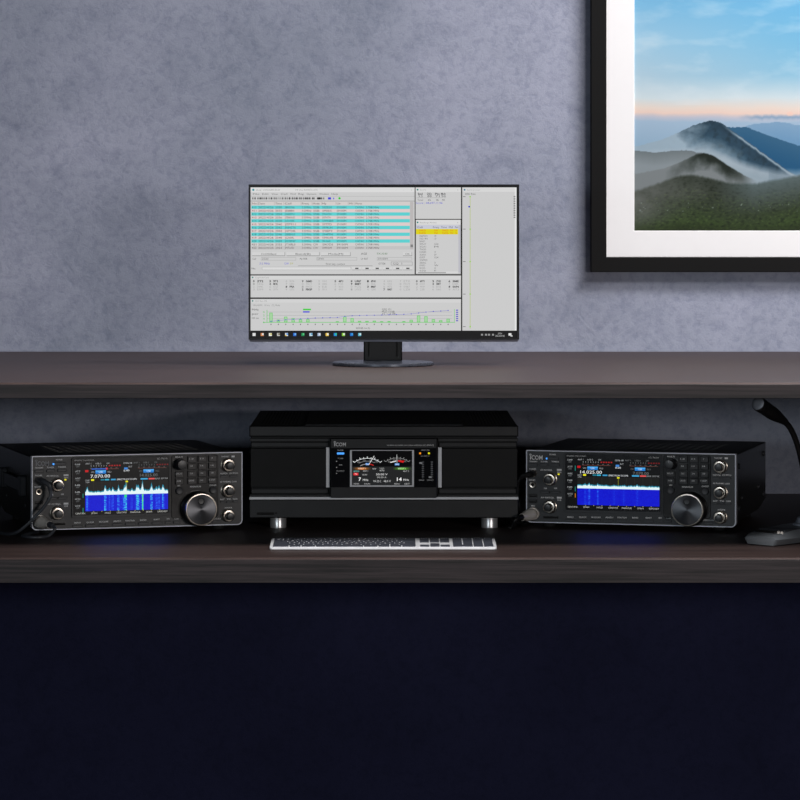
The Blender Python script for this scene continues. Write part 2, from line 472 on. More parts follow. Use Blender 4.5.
fs = [(r * n + c, r * n + c + 1, (r + 1) * n + c + 1, (r + 1) * n + c) for r in range(len(gz) - 1) for c in range(n - 1)]
me = bpy.data.meshes.new('picture_print'); me.from_pydata(vs, [], fs)
at = me.color_attributes.new('Content', 'FLOAT_COLOR', 'POINT'); data = []
for v in gz:
    for u in gx: data += rgb(*landscape(635 + (u - .004) / SC, 231 + (.004 - v) / SC))
at.data.foreach_set('color', data); me.materials.append(M_PRINT); me.update()
o = bpy.data.objects.new('picture_print', me); C.objects.link(o); o.parent = t
b = MB(); b.slab(FX0 + .01, FX1 - .01, FZ0 + .01, FZ1 - .01, YW - .001, YW - .0055)
b.build('backing_board', M_FRAME, t, 0, offset=O)

# ------------------------------------------------------------------ monitor
rnd = random.Random(4)
MY = 0.510
SCM = 0.001547
def mx(px): return (px - 385) * SCM
def mzz(py): return CAMZ - SZ - (py - 224) * SCM
MX = mx(383.9)
t = thing('monitor', 'wide black desktop monitor on a round stand showing spreadsheet windows', 'monitor', (MX, MY + .03, SZ))
O = (MX, MY + .03, 0)
L_, R_, T_, B_ = mx(248.6), mx(519.2), mzz(184.4), mzz(339.6)
sc = (mx(250.6), mx(516.6), mzz(338.2), mzz(187.4))
b = MB(); b.frame((L_, R_, B_, T_), sc, MY + .012, MY - .001, ro=.0008, bev=.0006)
b.build('bezel', M_MBEZ, t, offset=O)
b = MB(); b.slab(L_ + .0005, R_ - .0005, B_ - .0038, T_, MY + .010, MY + .034, .003, .003)
b.slab(L_ + .09, R_ - .09, B_ + .03, T_ - .05, MY + .030, MY + .058, .01, .008)
b.build('housing', M_MGREY, t, offset=O)
for px in (265, 455.0, 484.0):
    b = MB(); b.slab(mx(px) - .004, mx(px) + .004, B_ - .0046, B_ - .0038, MY + .012, MY + .018, .0004)
    b.build('sensor_button', M_RIM, t, offset=O)
nx0, nx1 = mx(363.4), mx(402.4)
b = MB(); b.slab(nx0, nx1, .0045, .150, MY + .052, MY + .074, .002, .002)
b.build('stand_neck', M_MBEZ, t, offset=O)
for px in (368.5, 397):
    b = MB(); b.slab(mx(px) - .0012, mx(px) + .0012, .012, .036, MY + .0525, MY + .0515, .0005); b.build('cable_slot', M_HOLE, t, offset=O)
b = MB(); b.lathe([(.076, 0), (.0785, .0012), (.0785, .0042), (.0770, .0054), (.02, .0064)], (mx(383), MY + .0165, 0), (0, 0, 1), 72)
b.build('stand_base', M_MBASE, t, offset=O)

cv = Canvas((250.6, 187.4, 516.6, 338.2), (sc[0] - O[0], sc[1] - O[0], sc[2], sc[3]), MY - O[1] + .0005)
G = (207, 207, 207); DK = (70, 70, 70); TX = (95, 95, 98); BK = (25, 25, 25)
cv.rect(250.6, 187.4, 516.6, 338.2, G, 0)
def words(n, lo=3, hi=8):
    return ''.join(rnd.choice('ABDEFGHKLMNOPRSTUXZ0123456789') for _ in range(rnd.randint(lo, hi)))
# main log window
cv.rect(250.6, 187.4, 415, 192.2, (222, 222, 222))
cv.disc(253.3, 189.8, 1.1, (20, 150, 160), 2)
cv.text('zLog  LOGGER.ZLO', 256, 189.9, 1.5, (150, 150, 150), 24); cv.text('HF ALL BANDS LOG', 295.5, 189.9, 1.4, (150, 150, 150), 22)
for x in (396, 403, 411): cv.text('x' if x == 411 else '-', x, 189.9, 1.4, (130, 130, 130))
x = 253.0
for w_ in ('File', 'Edit', 'View', 'Call', 'Wnd', 'Rig', 'Options', 'Windows', 'Help'):
    ww = 2.2 + len(w_) * 1.05; cv.text(w_, x, 194, 1.7, (110, 110, 110), ww); x += ww + 2.9
cv.rect(250.6, 196.2, 415, 196.5, (175, 175, 175))
x = 252.4
for k in range(40):
    if 252 < x < 324 or x > 343:
        cv.rect(x, 197.4, x + rnd.uniform(.7, 1.8), 199.4, rnd.choice([(45, 45, 45), (70, 70, 70), (110, 110, 110)]), 2)
    x += 2.05 + (.9 if rnd.random() < .2 else 0)
    if x > 355: break
cv.rect(328, 197.3, 331, 199.5, (60, 60, 215), 2); cv.rect(333, 197.6, 334.2, 199.3, (110, 110, 220), 2); cv.rect(318, 197.3, 320, 199.5, (30, 30, 30), 2); cv.disc(339.5, 198.3, 1.2, (60, 205, 60), 2)
cv.rect(250.6, 200.8, 415, 201.3, (135, 135, 135))
cv.rect(251.6, 201.8, 410, 205.1, (214, 208, 206))
cols = [(252.3, 'No.'), (258.3, 'Date'), (275.3, 'Time'), (284.8, 'Call'), (302, 'Freq'), (313, 'Mode'), (322.3, 'My'), (336.8, 'Ur'), (349, 'M1'), (355.5, 'Memo')]
for x, s in cols:
    cv.text(s, x, 203.5, 1.9, (70, 62, 62), 1.5 + 1.25 * len(s)); cv.rect(x - 1.1, 202, x - .8, 205, (165, 160, 160), 2)
Y0, PT = 205.6, 3.372
for r in range(13):
    y = Y0 + PT * r
    col = ((96, 212, 212) if r % 2 == 0 else (226, 207, 206)) if r < 11 else ((212, 210, 209) if r == 11 else (198, 198, 198))
    cv.rect(251.4, y, 409.8, y + PT, col, 1)
    tc = (40, 88, 98) if (r % 2 == 0 and r < 11) else (84, 72, 74)
    yy = y + PT / 2 + .1
    cv.text('%d' % (410 + r), 251.8, yy, 2.0, tc, 4.6); cv.text('2022/4/26', 258.3, yy, 2.0, tc, 15.2)
    cv.text('20%02d' % (30 + r * 2), 275.3, yy, 2.0, tc, 6.6); cv.text('J' + words(0, 5, 6), 284.8, yy, 2.0, tc, rnd.uniform(9, 11))
    cv.text('3.5MHz', 302, yy, 2.0, tc, 9.4); cv.text('SSB' if r < 11 else 'CW', 313.3, yy, 2.0, tc, 6 if r < 11 else 4.6)
    cv.text('59' + words(0, 3, 4), 322.4, yy, 2.0, tc, rnd.uniform(8, 11)); cv.text('59100M', 336.8, yy, 2.0, tc, 9.4 + (1.5 if r > 10 else 0))
    cv.text('CW59H1', 355.3, yy, 2.0, tc, 8.6); cv.text('3.7081MHz', 366.2, yy, 2.0, tc, 13)
cv.rect(410, 201.8, 413.4, 249.4, (190, 186, 186)); cv.rect(410.5, 244.5, 413, 247.2, (130, 130, 130), 2)
for (x0, x1, s) in ((252.2, 285, 'Ctrl/Alt/Band'), (286.5, 319.6, 'Band(B)'), (321, 350.6, 'Mode(M)'), (403, 412, 'OK')):
    cv.rect(x0, 252.2, x1, 255.9, (214, 214, 214), 1); cv.rect(x0, 255.5, x1, 256, (120, 120, 120), 2); cv.rect(x1 - .4, 252.2, x1, 256, (130, 130, 130), 2)
    cv.text(s, (x0 + x1) / 2, 253.9, 1.8, (80, 80, 80), min((x1 - x0) * .5, 15), 'c')
cv.text('AGE', 361, 253.7, 2.0, (60, 60, 60), 6); cv.text('TX:3530', 376.5, 253.7, 1.8, (70, 120, 70), 11)
cv.text('Call', 252.5, 258.8, 1.9, (80, 80, 80), 3.4); cv.text('My PWR', 300, 258.8, 1.9, (80, 80, 80), 7.4); cv.text('Ur RST', 361, 258.8, 1.9, (80, 80, 80), 7)
for (x0, x1, s) in ((261, 296, '2022'), (316.5, 357, '599H'), (377, 412, '59100M')):
    cv.box(x0, 257.2, x1, 260.4, (170, 170, 170), .35, 1); cv.text(s, x0 + 1, 258.8, 1.9, (110, 110, 110), 1.6 * len(s))
cv.text('3.5 MHz', 259.5, 263.5, 2.0, (90, 90, 200), 10.2); cv.text('CW', 284.5, 263.5, 2.0, (80, 80, 220), 4.2); cv.text('59', 290, 263.5, 1.8, (180, 180, 90), 3)
cv.text('First key contact', 326, 263.9, 1.9, (90, 90, 90), 19); cv.rect(298, 265.6, 372.6, 266, (130, 130, 130)); cv.text('OTTER', 378.5, 263.6, 1.9, (80, 80, 80), 7)
cv.box(391, 261.7, 412.5, 265.4, (140, 140, 140), .35); cv.text('CQ  1', 393, 263.6, 1.9, (60, 60, 60), 9)
cv.text('Ntc', 251.6, 268.4, 1.9, (50, 50, 50), 3.8); cv.rect(262, 266.9, 351, 270, (222, 222, 222)); cv.box(262, 266.9, 351, 270, (165, 165, 165), .3, 2)
for k in range(6):
    x = 352 + k * 10.2; cv.rect(x, 266.9, x + 9.4, 270.1, (216, 216, 216)); cv.rect(x, 269.7, x + 9.4, 270.1, (125, 125, 125), 2); cv.rect(x + 3.2, 267.7, x + 6.5, 269.1, (90, 90, 90), 2)
# score window
cv.rect(414.6, 187.4, 415.6, 274.8, (75, 75, 75), 2)
cv.rect(415.6, 187.4, 461, 192, (220, 220, 220)); cv.disc(417.6, 189.7, .9, (30, 130, 120), 2); cv.text('Score', 420, 189.8, 1.4, (160, 160, 160), 6); cv.text('x', 457.3, 189.7, 1.4, (140, 140, 140))
for x, s in ((418, 'Band'), (427, 'QSOs'), (435, 'Pts'), (441, 'Mult')):
    cv.text(s, x, 193.8, 2.0, (62, 62, 66), 4.6, bold=.02); cv.text('3.5' if x == 418 else str(rnd.randint(40, 99)), x + .4, 196.2, 1.9, (70, 70, 74), 4.2)
cv.rect(416.5, 197.6, 446, 197.9, (160, 160, 160)); cv.text('Total', 417.5, 199.9, 1.9, (105, 105, 108), 5.4)
for x in (428, 436, 442): cv.text(str(rnd.randint(40, 99)), x, 199.9, 1.9, (75, 75, 80), 2.6)
cv.text('Score : 68,697,11.96', 416, 202.9, 1.9, (88, 88, 205), 26.5)
# spot list window
cv.rect(415, 218.9, 461.6, 274.9, (50, 46, 44), 1); cv.rect(415.9, 219.8, 460.7, 273.9, G, 2)
cv.rect(415.9, 219.8, 460.7, 224.6, (222, 222, 222), 3); cv.disc(417.6, 222.4, .9, (30, 130, 120), 4); cv.text('BandScope Monitor', 420, 222.6, 1.4, (140, 140, 140), 17, L=5); cv.text('x', 457, 222.4, 1.4, (110, 110, 110), L=5)
cv.rect(415.9, 225.2, 459, 228.8, (202, 204, 218), 3)
for x, s in ((417, 'Call'), (433, 'Freq'), (441, 'Time'), (449, 'Md'), (455, 'Nr')): cv.text(s, x, 227.2, 1.8, (80, 80, 96), 1.6 + 1.0 * len(s), L=5)
for k in range(2):
    y = 229 + k * 2.7; cv.rect(416, y, 458, y + 2.7, (226, 214, 18), 3)
    for x, ww in ((419, 6.5), (434, 3.6), (442, 6.2), (450, 3.2), (455.3, 1.6)): cv.text('7N4KZ8'[:max(2, int(ww))], x, y + 1.4, 1.8, (226, 120, 20), ww, L=5)
for k in range(14):
    y = 236 + k * 2.67; cv.text(words(0, 4, 6), 419.5, y, 1.8, (112, 112, 112), rnd.choice([5.5, 6.5, 8]), L=5)
    if k not in (2, 5, 9): cv.text(rnd.choice(['M', 'CW', '1234', 'W', '59']), 434.3, y, 1.8, (100, 100, 100), rnd.choice([1.5, 2, 4]), L=5)
cv.rect(458.4, 225, 460.6, 272.5, (190, 190, 198), 3); cv.rect(416, 271.4, 458, 273.6, (218, 218, 218), 3); cv.rect(418, 272, 446, 273.2, (168, 168, 168), 4)
# frequency scale window
cv.rect(461, 187.4, 462.3, 330.8, (46, 46, 44), 2)
cv.rect(462.3, 187.4, 514.8, 191.8, (218, 218, 218)); cv.disc(464.6, 189.8, .9, (40, 120, 150), 2); cv.text('Band Scope (main)', 467, 189.9, 1.4, (165, 165, 165), 13)
cv.text('QSO Rate', 465, 193.9, 1.8, (85, 85, 85), 10.5)
cv.rect(469.9, 196, 470.4, 328.6, (178, 196, 96), 1)
for k in range(5):
    y = 196.6 + k * 32.5
    cv.rect(469.5, y - .6, 470.8, y + .6, (140, 210, 50), 2)
    if y < 329: cv.rect(463, y - .3, 465.6, y + .3, (110, 110, 110), 2)
for k in range(32): cv.rect(469.7, 197 + k * 4.06, 470.5, 197.7 + k * 4.06, (196, 206, 130), 2)
cv.disc(469.2, 206.7, .9, (45, 50, 200), 3)
cv.rect(514.8, 187.6, 516.4, 331, (232, 232, 232), 1)
for k in range(13): cv.rect(513.6, 196 + k * 1.75, 515.4, 196.9 + k * 1.75, (110, 110, 110), 2)
# partial check window
cv.rect(250.6, 274.2, 461, 275.6, (96, 96, 96), 3); cv.rect(250.6, 275.6, 461, 279.2, (216, 216, 216)); cv.disc(252.6, 277.4, .8, (30, 130, 120), 2); cv.text('ZLog Partial Check', 255, 277.5, 1.4, (150, 150, 150), 14)
for k in range(13):
    x = 253 + k * 16.3
    for q in range(4):
        dark = (k * 7 + q * 3) % 5 == 0 or (q == 0 and k in (0, 1, 3, 6, 7, 10, 11, 12))
        cl = (52, 52, 52) if dark else (168, 168, 168)
        if x + 10 < 460: 
            cv.text(str((k * 3 + q) % 10), x, 281.2 + q * 2.75, 1.9, cl, 1.6, bold=.03 if dark else 0); cv.text(words(0, 3, 4), x + 4, 281.2 + q * 2.75, 1.9, cl, 4.6 if k % 3 else 6.2, bold=.03 if dark else 0)
# graph window
cv.rect(250.6, 297.4, 461, 299, (58, 58, 58), 3); cv.rect(250.6, 299, 461, 302.6, (214, 214, 214)); cv.disc(252.6, 300.9, .8, (30, 130, 120), 2); cv.text('QSO Rate (F8)', 255, 301, 1.4, (160, 160, 160), 12)
cv.text('MHz/60/Pt   10 mx   (T) Mode', 253, 305.2, 1.7, (140, 140, 140), 27)
for k in range(3): cv.text(('MHz', 'per', '10 m')[k], 252, 309.6 + k * 4.2, 1.9, (75, 75, 75), 6.6)
for y in (312, 315.4, 318.7, 322.2): cv.rect(267, y - .15, 452, y + .15, (166, 166, 166), 1)
cv.rect(303, 308.7, 311, 310.3, (70, 205, 70), 2); cv.rect(303, 311.2, 309.6, 312.6, (80, 80, 215), 2)
for k in range(3): cv.text(('QSO 131', 'MULT 1.5 SSB', '3.5  1.14 SSB')[k], 382, 309.4 + k * 2.3, 1.9, (50, 50, 50), (9, 12.5, 13.5)[k])
cv.line([(267, 310), (267, 322.3)], .5, (70, 200, 70), 2); cv.line([(263, 322.3), (455, 322.3)], .5, (80, 205, 80), 2); cv.line([(454.4, 309), (454.4, 322.3)], .4, (80, 205, 80), 2)
for k in range(4): cv.text('%d' % (k * 2), 263, 312 + k * 3.4, 1.8, (60, 190, 60), 1.6)
hs = [9.5, 2.6, 5.5, 4, 3, 3, 0, 0, 0, .8, 5.8, 4, 1.3, 1.2, 1.5, .8, 1.0, 0, .9, 2.4, 6.6, 5.9, 3, 2, 3.4]
ln = [321.3, 320.6, 319.8, 319.4, 318.9, 318.4, 318, 317.8, 317.6, 317.4, 316.4, 315.8, 315.5, 315.3, 315.2, 315, 314.8, 314.5, 314.3, 313.9, 313, 312.1, 311.4, 311, 310.5]
X = [271 + k * 7.38 for k in range(25)]
for x, h in zip(X, hs):
    if h: cv.rect(x - 1.6, 322.2 - h, x + 1.6, 322.2, (170, 215, 165), 2); cv.box(x - 1.6, 322.2 - h, x + 1.6, 322.2, (70, 200, 70), .42, 3)
    cv.rect(x - .5, 323.7, x + .5, 325, (120, 120, 120), 2)
cv.line(list(zip(X, ln)), .45, (150, 150, 205), 4)
for x, y in zip(X, ln): cv.rect(x - .5, y - .5, x + .5, y + .5, (80, 80, 200), 5)
cv.text('QSO/60 min (h)', 356, 328, 1.8, (70, 70, 70), 14)
for k in range(6): cv.rect(456, 309.6 + k * 2.1, 458.2, 310.8 + k * 2.1, (105, 105, 200), 2)
cv.rect(250.6, 330.6, 516.6, 338.2, (24, 24, 25), 5)
ic = [((225, 225, 225),), ((214, 140, 90), (230, 230, 230)), ((240, 240, 230), (210, 200, 120)), ((190, 190, 185), (120, 110, 90)), ((220, 225, 235), (80, 150, 220), (240, 200, 60)), ((40, 110, 210), (120, 180, 240)), ((30, 140, 80), (90, 200, 130)), ((200, 225, 240), (90, 160, 200)), ((170, 190, 215), (230, 230, 240)), ((240, 200, 80), (240, 240, 230)), ((30, 140, 220), (60, 200, 150)), ((140, 205, 60), (230, 245, 220)), ((20, 110, 200), (60, 160, 230)), ((90, 180, 205), (210, 235, 240))]
for k, cs in enumerate(ic):
    x = 254.1 + k * 8.12; y = 334.5
    cv.rect(x - 1.5, y - 1.5, x + 1.5, y + 1.5, cs[0], 6)
    if len(cs) > 1: cv.rect(x - .2, y - 1.2, x + 1.5, y + .5, cs[1], 7)
    if len(cs) > 2: cv.rect(x - 1.5, y + .4, x, y + 1.5, cs[2], 7)
for x in (481, 485, 488, 492): cv.rect(x, 333.8, x + 2, 335.6, (150, 150, 150), 6)
cv.text('20:36', 500, 333.4, 1.6, (190, 190, 190), 4, 'c', 6); cv.text('2022/04/26', 500, 335.8, 1.6, (190, 190, 190), 9.5, 'c', 6); cv.rect(508.5, 333.2, 511.4, 335.6, (230, 230, 230), 6); cv.rect(510.5, 335.2, 512.5, 336.6, (200, 200, 200), 6)
cv.build('display', M_SCREEN, t)

# ------------------------------------------------------------------ company mark: ring over an i, then COM
def logo(b, u0, u1, v0, h, w, M=FRONT, mi=0):
    W = u1 - u0; th = W * .075; ih = h * .72; iv = v0
    b.slab(u0 + W * .06, u0 + W * .06 + th, iv, iv + ih * .82, w, w - .0001, M=M, mi=mi)
    b.text('COM', u0 + W * .17, iv + ih * .5, ih, w - .0001, width=W * .83, anchor='l', M=M, mi=mi, bold=.02)
    n = 20; c = (u0 + W * .095, iv + ih * 1.12); r1, r2 = W * .085, W * .055
    for ra, rb in ((r1, r2), (W * .03, .00001)):
        b.rings([[M(c[0] + r * math.cos(2 * PI * k / n), c[1] + r * math.sin(2 * PI * k / n), w - .0001) for k in range(n)] for r in (ra, rb)], mi, (False, False))

# ------------------------------------------------------------------ transceivers
RW, RH, RD, RL = 0.3225, 0.1107, 0.304, 0.0080

def spectrum_screen(cv, kind):
    r = random.Random(11 if kind == 'peaks' else 5)
    WH, GR, DM = (235, 238, 240), (165, 168, 170), (105, 108, 110)
    cv.rect(0, 0, 638, 363, (3, 3, 4), 0)
    names = (('P.AMP', 'OFF'), ('ATT', 'OFF'), ('AGC', 'MID'), ('NB', 'OFF'), ('NR', 'OFF'), ('NOTCH', 'OFF'), ('VOX', 'OFF'))
    for k, (a, c) in enumerate(names[:7 if kind == 'peaks' else 6]):
        y = 12 + k * 48; cv.text(a, 27, y, 11, GR, 34, 'c'); cv.text(c, 27, y + 15, 10, DM, 22, 'c')
    for y, h, c in (((52, 36, (20, 120, 110)), (200, 34, (20, 120, 110)), (248, 30, (190, 110, 20))) if kind == 'flat' else ((215, 30, (20, 130, 110)), (315, 36, (20, 130, 110)))):
        cv.rect(60, y, 65, y + h, c)
    for ox, dim in ((75, False), (395, True)):
        cl = DM if dim else (170, 172, 175)
        for x, s in ((0, 'ANT 1'), (66, 'USB 2'), (140, 'CW')): cv.text(s, ox + x + 4, 8, 10, cl, 38 if x < 100 else 20)
        for k in range(12):
            x = ox + 40 + k * 17; red = k > 6
            cv.rect(x, 20, x + (10 if red else 2.5), 29, ((110, 14, 18) if dim else (165, 20, 24)) if red else cl)
        cv.rect(ox + 36, 46, ox + 225, 48, (120, 70, 60) if dim else (130, 70, 60), 1)
        for k in range(6): cv.text(str(k * 20), ox + 34 + k * 34, 40, 7, DM, 11)
        cv.rect(ox + 70, 56, ox + 140, 79, (28, 120, 205), 2); cv.rect(ox + 70, 56, ox + 140, 66, (70, 165, 235), 3)
        cv.text('USB', ox + 105, 68, 11, (220, 235, 250), 26, 'c', 5); cv.text('VFO', ox + 40, 68, 10, cl, 22); cv.text('FIL2', ox + 152, 68, 10, cl, 24)
    if kind == 'peaks':
        cv.rect(119, 42, 222, 50, (40, 90, 190), 4)
        cv.rect(214, 38, 226, 52, (210, 30, 30), 4)
    cv.rect(76, 52, 98, 67, (190, 18, 24), 2)
    f1, f2 = ('7.070.00', '14.025.00') if kind == 'peaks' else ('14.025.00', '7.070.00')
    if kind == 'peaks':
        cv.text(f1, 112, 96, 22, WH, 130); cv.text(f2, 442, 96, 20, DM, 118)
    else:
        cv.text(f1, 97, 95, 22, WH, 146); cv.text(f2, 452, 97, 20, DM, 106)
    cv.text('12:06:18', 360, 9, 11, (180, 184, 188), 56, 'c'); cv.rect(336, 40, 360, 54, (60, 130, 210), 2); cv.text('0.00', 352, 61, 12, WH, 38, 'c'); cv.text('RIT', 378, 35, 11, GR, 24, 'c')
    # scope title strip
    y = 116 if kind == 'flat' else 122
    cv.rect(116, y - 6, 136, y + 6, (232, 226, 20), 2)
    for x0, x1, c in ((180, 204, (30, 120, 140)), (208, 236, (50, 170, 200)), (248, 280, (50, 150, 200)), (446, 494, (60, 160, 210)), (500, 540, (224, 80, 80)), (290, 320, (90, 94, 96))): cv.rect(x0, y - 5, x1, y + 5, c, 2)
    cv.text('SPECTRUM SCOPE', 288, y, 11, (215, 218, 222), 132); cv.text('EDGE  EXT FIX', 544, y, 10, GR, 86); cv.text('CENT', 77, y + 2, 10, GR, 30); cv.text('10k', 82, y + 15, 10, GR, 24)
    x0, x1 = 77, 630
    yt, yb, yw = (128, 213, 328) if kind == 'flat' else (134, 229, 338)
    cv.rect(x0, yt, x1, yb, (20, 20, 18), 1)
    for k in range(1, 10): cv.rect(x0 + k * 55.3 - .8, yt, x0 + k * 55.3 + .8, yb, (44, 44, 40), 2)
    n = 110; pts = []
    peaks = [(.025, 30), (.24, 42), (.33, 22), (.40, 34), (.49, 48), (.47, 26), (.62, 30), (.64, 32), (.69, 62), (.80, 46), (.86, 24), (.89, 26), (.94, 36), (.29, 18), (.56, 14)] if kind == 'peaks' else [(.096, 9), (.145, 16), (.25, 12), (.45, 5), (.57, 5), (.73, 8)]
    for k in range(n + 1):
        u = k / n
        base = (24 if kind == 'peaks' else 23) + r.uniform(0, 8)
        pk = sum(h * math.exp(-((u - p) / .008) ** 2) + .22 * h * math.exp(-((u - p) / .035) ** 2) for p, h in peaks)
        pts.append((x0 + u * (x1 - x0), base, pk))
    for (xa, ba, pa), (xb, bb, pb) in zip(pts, pts[1:]):
        cv.poly([(xa, yb), (xb, yb), (xb, yb - bb - pb), (xa, yb - ba - pa)], (34, 140, 168), 3)
        cv.poly([(xa, yb), (xb, yb), (xb, yb - bb * .72 - pb * (.62 if r.random() < .5 else .85)), (xa, yb - ba * .72 - pa * .7)], (226, 246, 248), 4)
    cv.rect(x0, yb - 2, x1, yw, (4, 8, 205), 5)
    nr, nc = 22, 70
    for j in range(nr):
        for i in range(nc):
            u = (i + .5) / nc
            a = sum(min(1, h / 45) * math.exp(-((u - p) / .012) ** 2) for p, h in peaks)
            a *= (1.0 if kind == 'peaks' else 1.5) * r.uniform(.25, 1.1) 
            if kind == 'peaks': a += .25 * math.exp(-((u - .45) / .04) ** 2) * r.random() + .3 * math.exp(-((u - .645) / .025) ** 2) * r.random()
            a += .10 * r.random()
            c = mixc((4, 8, 200), (30, 90, 240), a * 2) if a < .5 else mixc((30, 110, 240), (60, 215, 225), (a - .5) * 2)
            if kind == 'peaks' and abs(u - .69) < .010: c = (110, 230, 90) if r.random() < .75 else (60, 215, 180)
            if kind == 'peaks' and abs(u - .49) < .012 and j < 4: c = (40, 220, 130)
            xa, xb = x0 + (x1 - x0) * i / nc, x0 + (x1 - x0) * (i + 1) / nc
            ya, yc = yb + (yw - yb) * j / nr, yb + (yw - yb) * (j + 1) / nr
            cv.rect(xa, ya, xb, yc, c, 6)
    m = (x0 + x1) / 2
    cv.rect(m - 8, yt - 2, m + 8, yt + 9, (228, 222, 20), 5); cv.rect(m - 1.2, yt, m + 1.2, yb - 24, (150, 146, 30), 5)
    for k in range(1, 10): cv.rect(x0 + k * 55.3 - 2, yw + 1, x0 + k * 55.3 + 2, yw + 6, (190, 180, 60), 2)
    for k, s in enumerate(('CENT/FIX', 'SPAN', 'HOLD', 'CENT/FIX', 'MAIN/SUB', 'SPAN', 'EXPD/SET')): cv.text(s, 45 + k * 91.5, yw + 16 if kind == 'flat' else yw + 15, 11, (186, 186, 182), 66 if len(s) > 5 else 40, 'c')

def make_radio(kind, label, loc, rz):
    t = thing('transceiver', label, 'radio', loc, rz, 'radio transceivers beside the amplifier')
    yf = -RD / 2                                  # plane of the front panel
    x_ = lambda f: (f - .5) * RW                  # fraction of the width -> x
    def P(px, py):                                # measured on the panel of one unit, in fractions of its face
        f = (px - 526) / 211.5; tt = (py - (451.3 + 2.5 * f)) / (73.1 + .8 * f)
        return x_(f + .008 * min(1, 6 * f, 6 * (1 - f))), RL + RH * (1 - tt)
    k1 = RW / 211.5                               # metres per measured unit
    # cabinet with chamfered lower edges
    hw = RW / 2 - .0008; z0, z1 = RL + .001, RL + RH - .0015
    sec = [(-hw + .012, z0), (hw - .012, z0), (hw, z0 + .018), (hw, z1 - .0015), (hw - .0015, z1), (-hw + .0015, z1), (-hw, z1 - .0015), (-hw, z0 + .018)]
    b = MB(); b.poly(sec, yf + .006, RD / 2 - .002)
    for k in range(9):                            # cover vents pressed in the top
        for q in range(16):
            b.slab(-.105 + q * .0140, -.105 + q * .0140 + .008, yf + .085 + k * .017, yf + .085 + k * .017 + .004, z1 - .0001, z1 + .00015, .0015, M=TOP)
    b.build('cabinet', M_CAB, t)
    b = MB(); b.slab(-hw + .006, hw - .006, RL + .010, RL + RH - .008, RD / 2 - .003, RD / 2 + .004, .002, .001)
    for k in range(10): b.slab(-.12, .0, RL + .025 + k * .007, RL + .028 + k * .007, RD / 2 + .004, RD / 2 + .010)
    b.build('rear_panel', M_BLACK, t)
    # rim and panel
    rr = (.0075, .0075, .0015, .0015)
    b = MB(); b.frame((-RW / 2, RW / 2, RL, RL + RH), (-RW / 2 + .0017, RW / 2 - .0017, RL + .0017, RL + RH - .0017), yf + .010, yf - .0008, rr, (.006, .006, .0008, .0008), .0004)
    b.build('rim', M_RIM, t)
    b = MB(); b.slab(-RW / 2 + .0016, RW / 2 - .0016, RL + .0016, RL + RH - .0016, yf + .012, yf, (.006, .006, .0008, .0008))
    b.build('front_panel', M_PANEL, t)
    # display
    u0, v1 = P(563.5, 454.2); u1, v0 = P(662.3, 515.2)
    b = MB(); b.slab(u0, u1, v0, v1, yf + .002, yf - .0022, .003, .0012)
    o = b.build('display_surround', M_GLOSS, t)
    b = MB(); b.frame((u0 + .0002, u1 - .0002, v0 + .0002, v1 - .0002), (u0 + .0022, u1 - .0022, v0 + .0040, v1 - .0014), yf - .0018, yf - .0029, .003, .002, .0003)
    b.text('HF/50MHz TRANSCEIVER', u0 + .004, v1 - .0040, .0020, yf - .0026, width=.030, anchor='l', mi=1); b.text('IC-7610', u1 - .005, v1 - .0040, .0024, yf - .0026, width=.015, anchor='r', mi=1)
    b.build('surround_trim', [M_PANEL, M_INK], o)
    d0, e1 = P(565.5, 459.2); d1, e0 = P(661, 512.2)
    cv = Canvas((0, 0, 638, 363), (d0, d1, e0, e1), yf - .0023)
    spectrum_screen(cv, kind); cv.build('display', M_LCD, t)
    # keypad field
    ku0, kv1 = P(663.4, 455); ku1, kv0 = P(711.5, 519)
    b = MB(); b.slab(ku0, ku1, kv0, kv1, yf + .002, yf - .0010, .004, .0006)
    b.build('keypad_field', M_GLOSS, t)
    ink = MB(); LT = yf - .0004
    def lab(s, px, py, w, h=.0022, wy=LT, mi=0):
        u, v = P(px, py); ink.text(s, u, v, h, wy, width=w * k1, mi=mi, bold=.02)
    u, v = P(528.6, 461.0); logo(ink, u + .0008, u + 14.2 * k1, v, .0092, LT, mi=0 if kind == 'flat' else 1)  # left unit's logo in grey ink, its shadow put into the colour
    # keys
    def key(px0, px1, py, s, h=.0088, m=M_BUTTON, name='key', top=.0032, wy=yf - .001, ih=.0022):
        ua, vv = P(px0, py); ub, _ = P(px1, py)
        b = MB(); b.slab(ua, ub, vv - h / 2, vv + h / 2, wy + .001, wy - top, .0008, .0006)
        if s: b.text(s, ua + (ub - ua) * .42, vv + h * .1, ih, wy - top - .0001, width=min((ub - ua) * .78, .0021 * len(s)), mi=1)
        return b.build(name, [m, M_INK], t)
    rows = (459.6, 466.8, 474.2, 481.4)
    for r_, ss in zip(rows, (('1.8', '3.5', '7'), ('10', '14', '18'), ('21', '24', '28'), ('GENE', '50', 'F-INP'))):
        for (a, c), s in zip(((679.7, 688), (690.2, 698.6), (700.8, 709.2)), ss): key(a, c, r_, s)
    key(667.2, 675.4, rows[2], 'SPLIT'); key(667.2, 675.4, rows[3], 'A/B')
    # small push buttons
    def push(px0, px1, py, h=.0042, m=M_BUTTON2, name='push_button'):
        return key(px0, px1, py, None, h, m, name, .0024, yf)
    push(546.5, 558, 459.6, .0046)
    for a, c, s in ((528.8, 537.5, 'TRANSMIT'), (539.8, 547.6, 'TUNER'), (550.4, 558.8, 'TIMER')):
        push(a, c, 466.2, .0040); lab(s, (a + c) / 2, 463.0, c - a - .4)
    lab('POWER', 552, 455.8, 6.6)
    push(540.6, 549.4, 493.6, .0036); push(550.6, 559.4, 493.6, .0036); lab('NB', 545, 489.8, 3); lab('NR', 555, 489.8, 3)
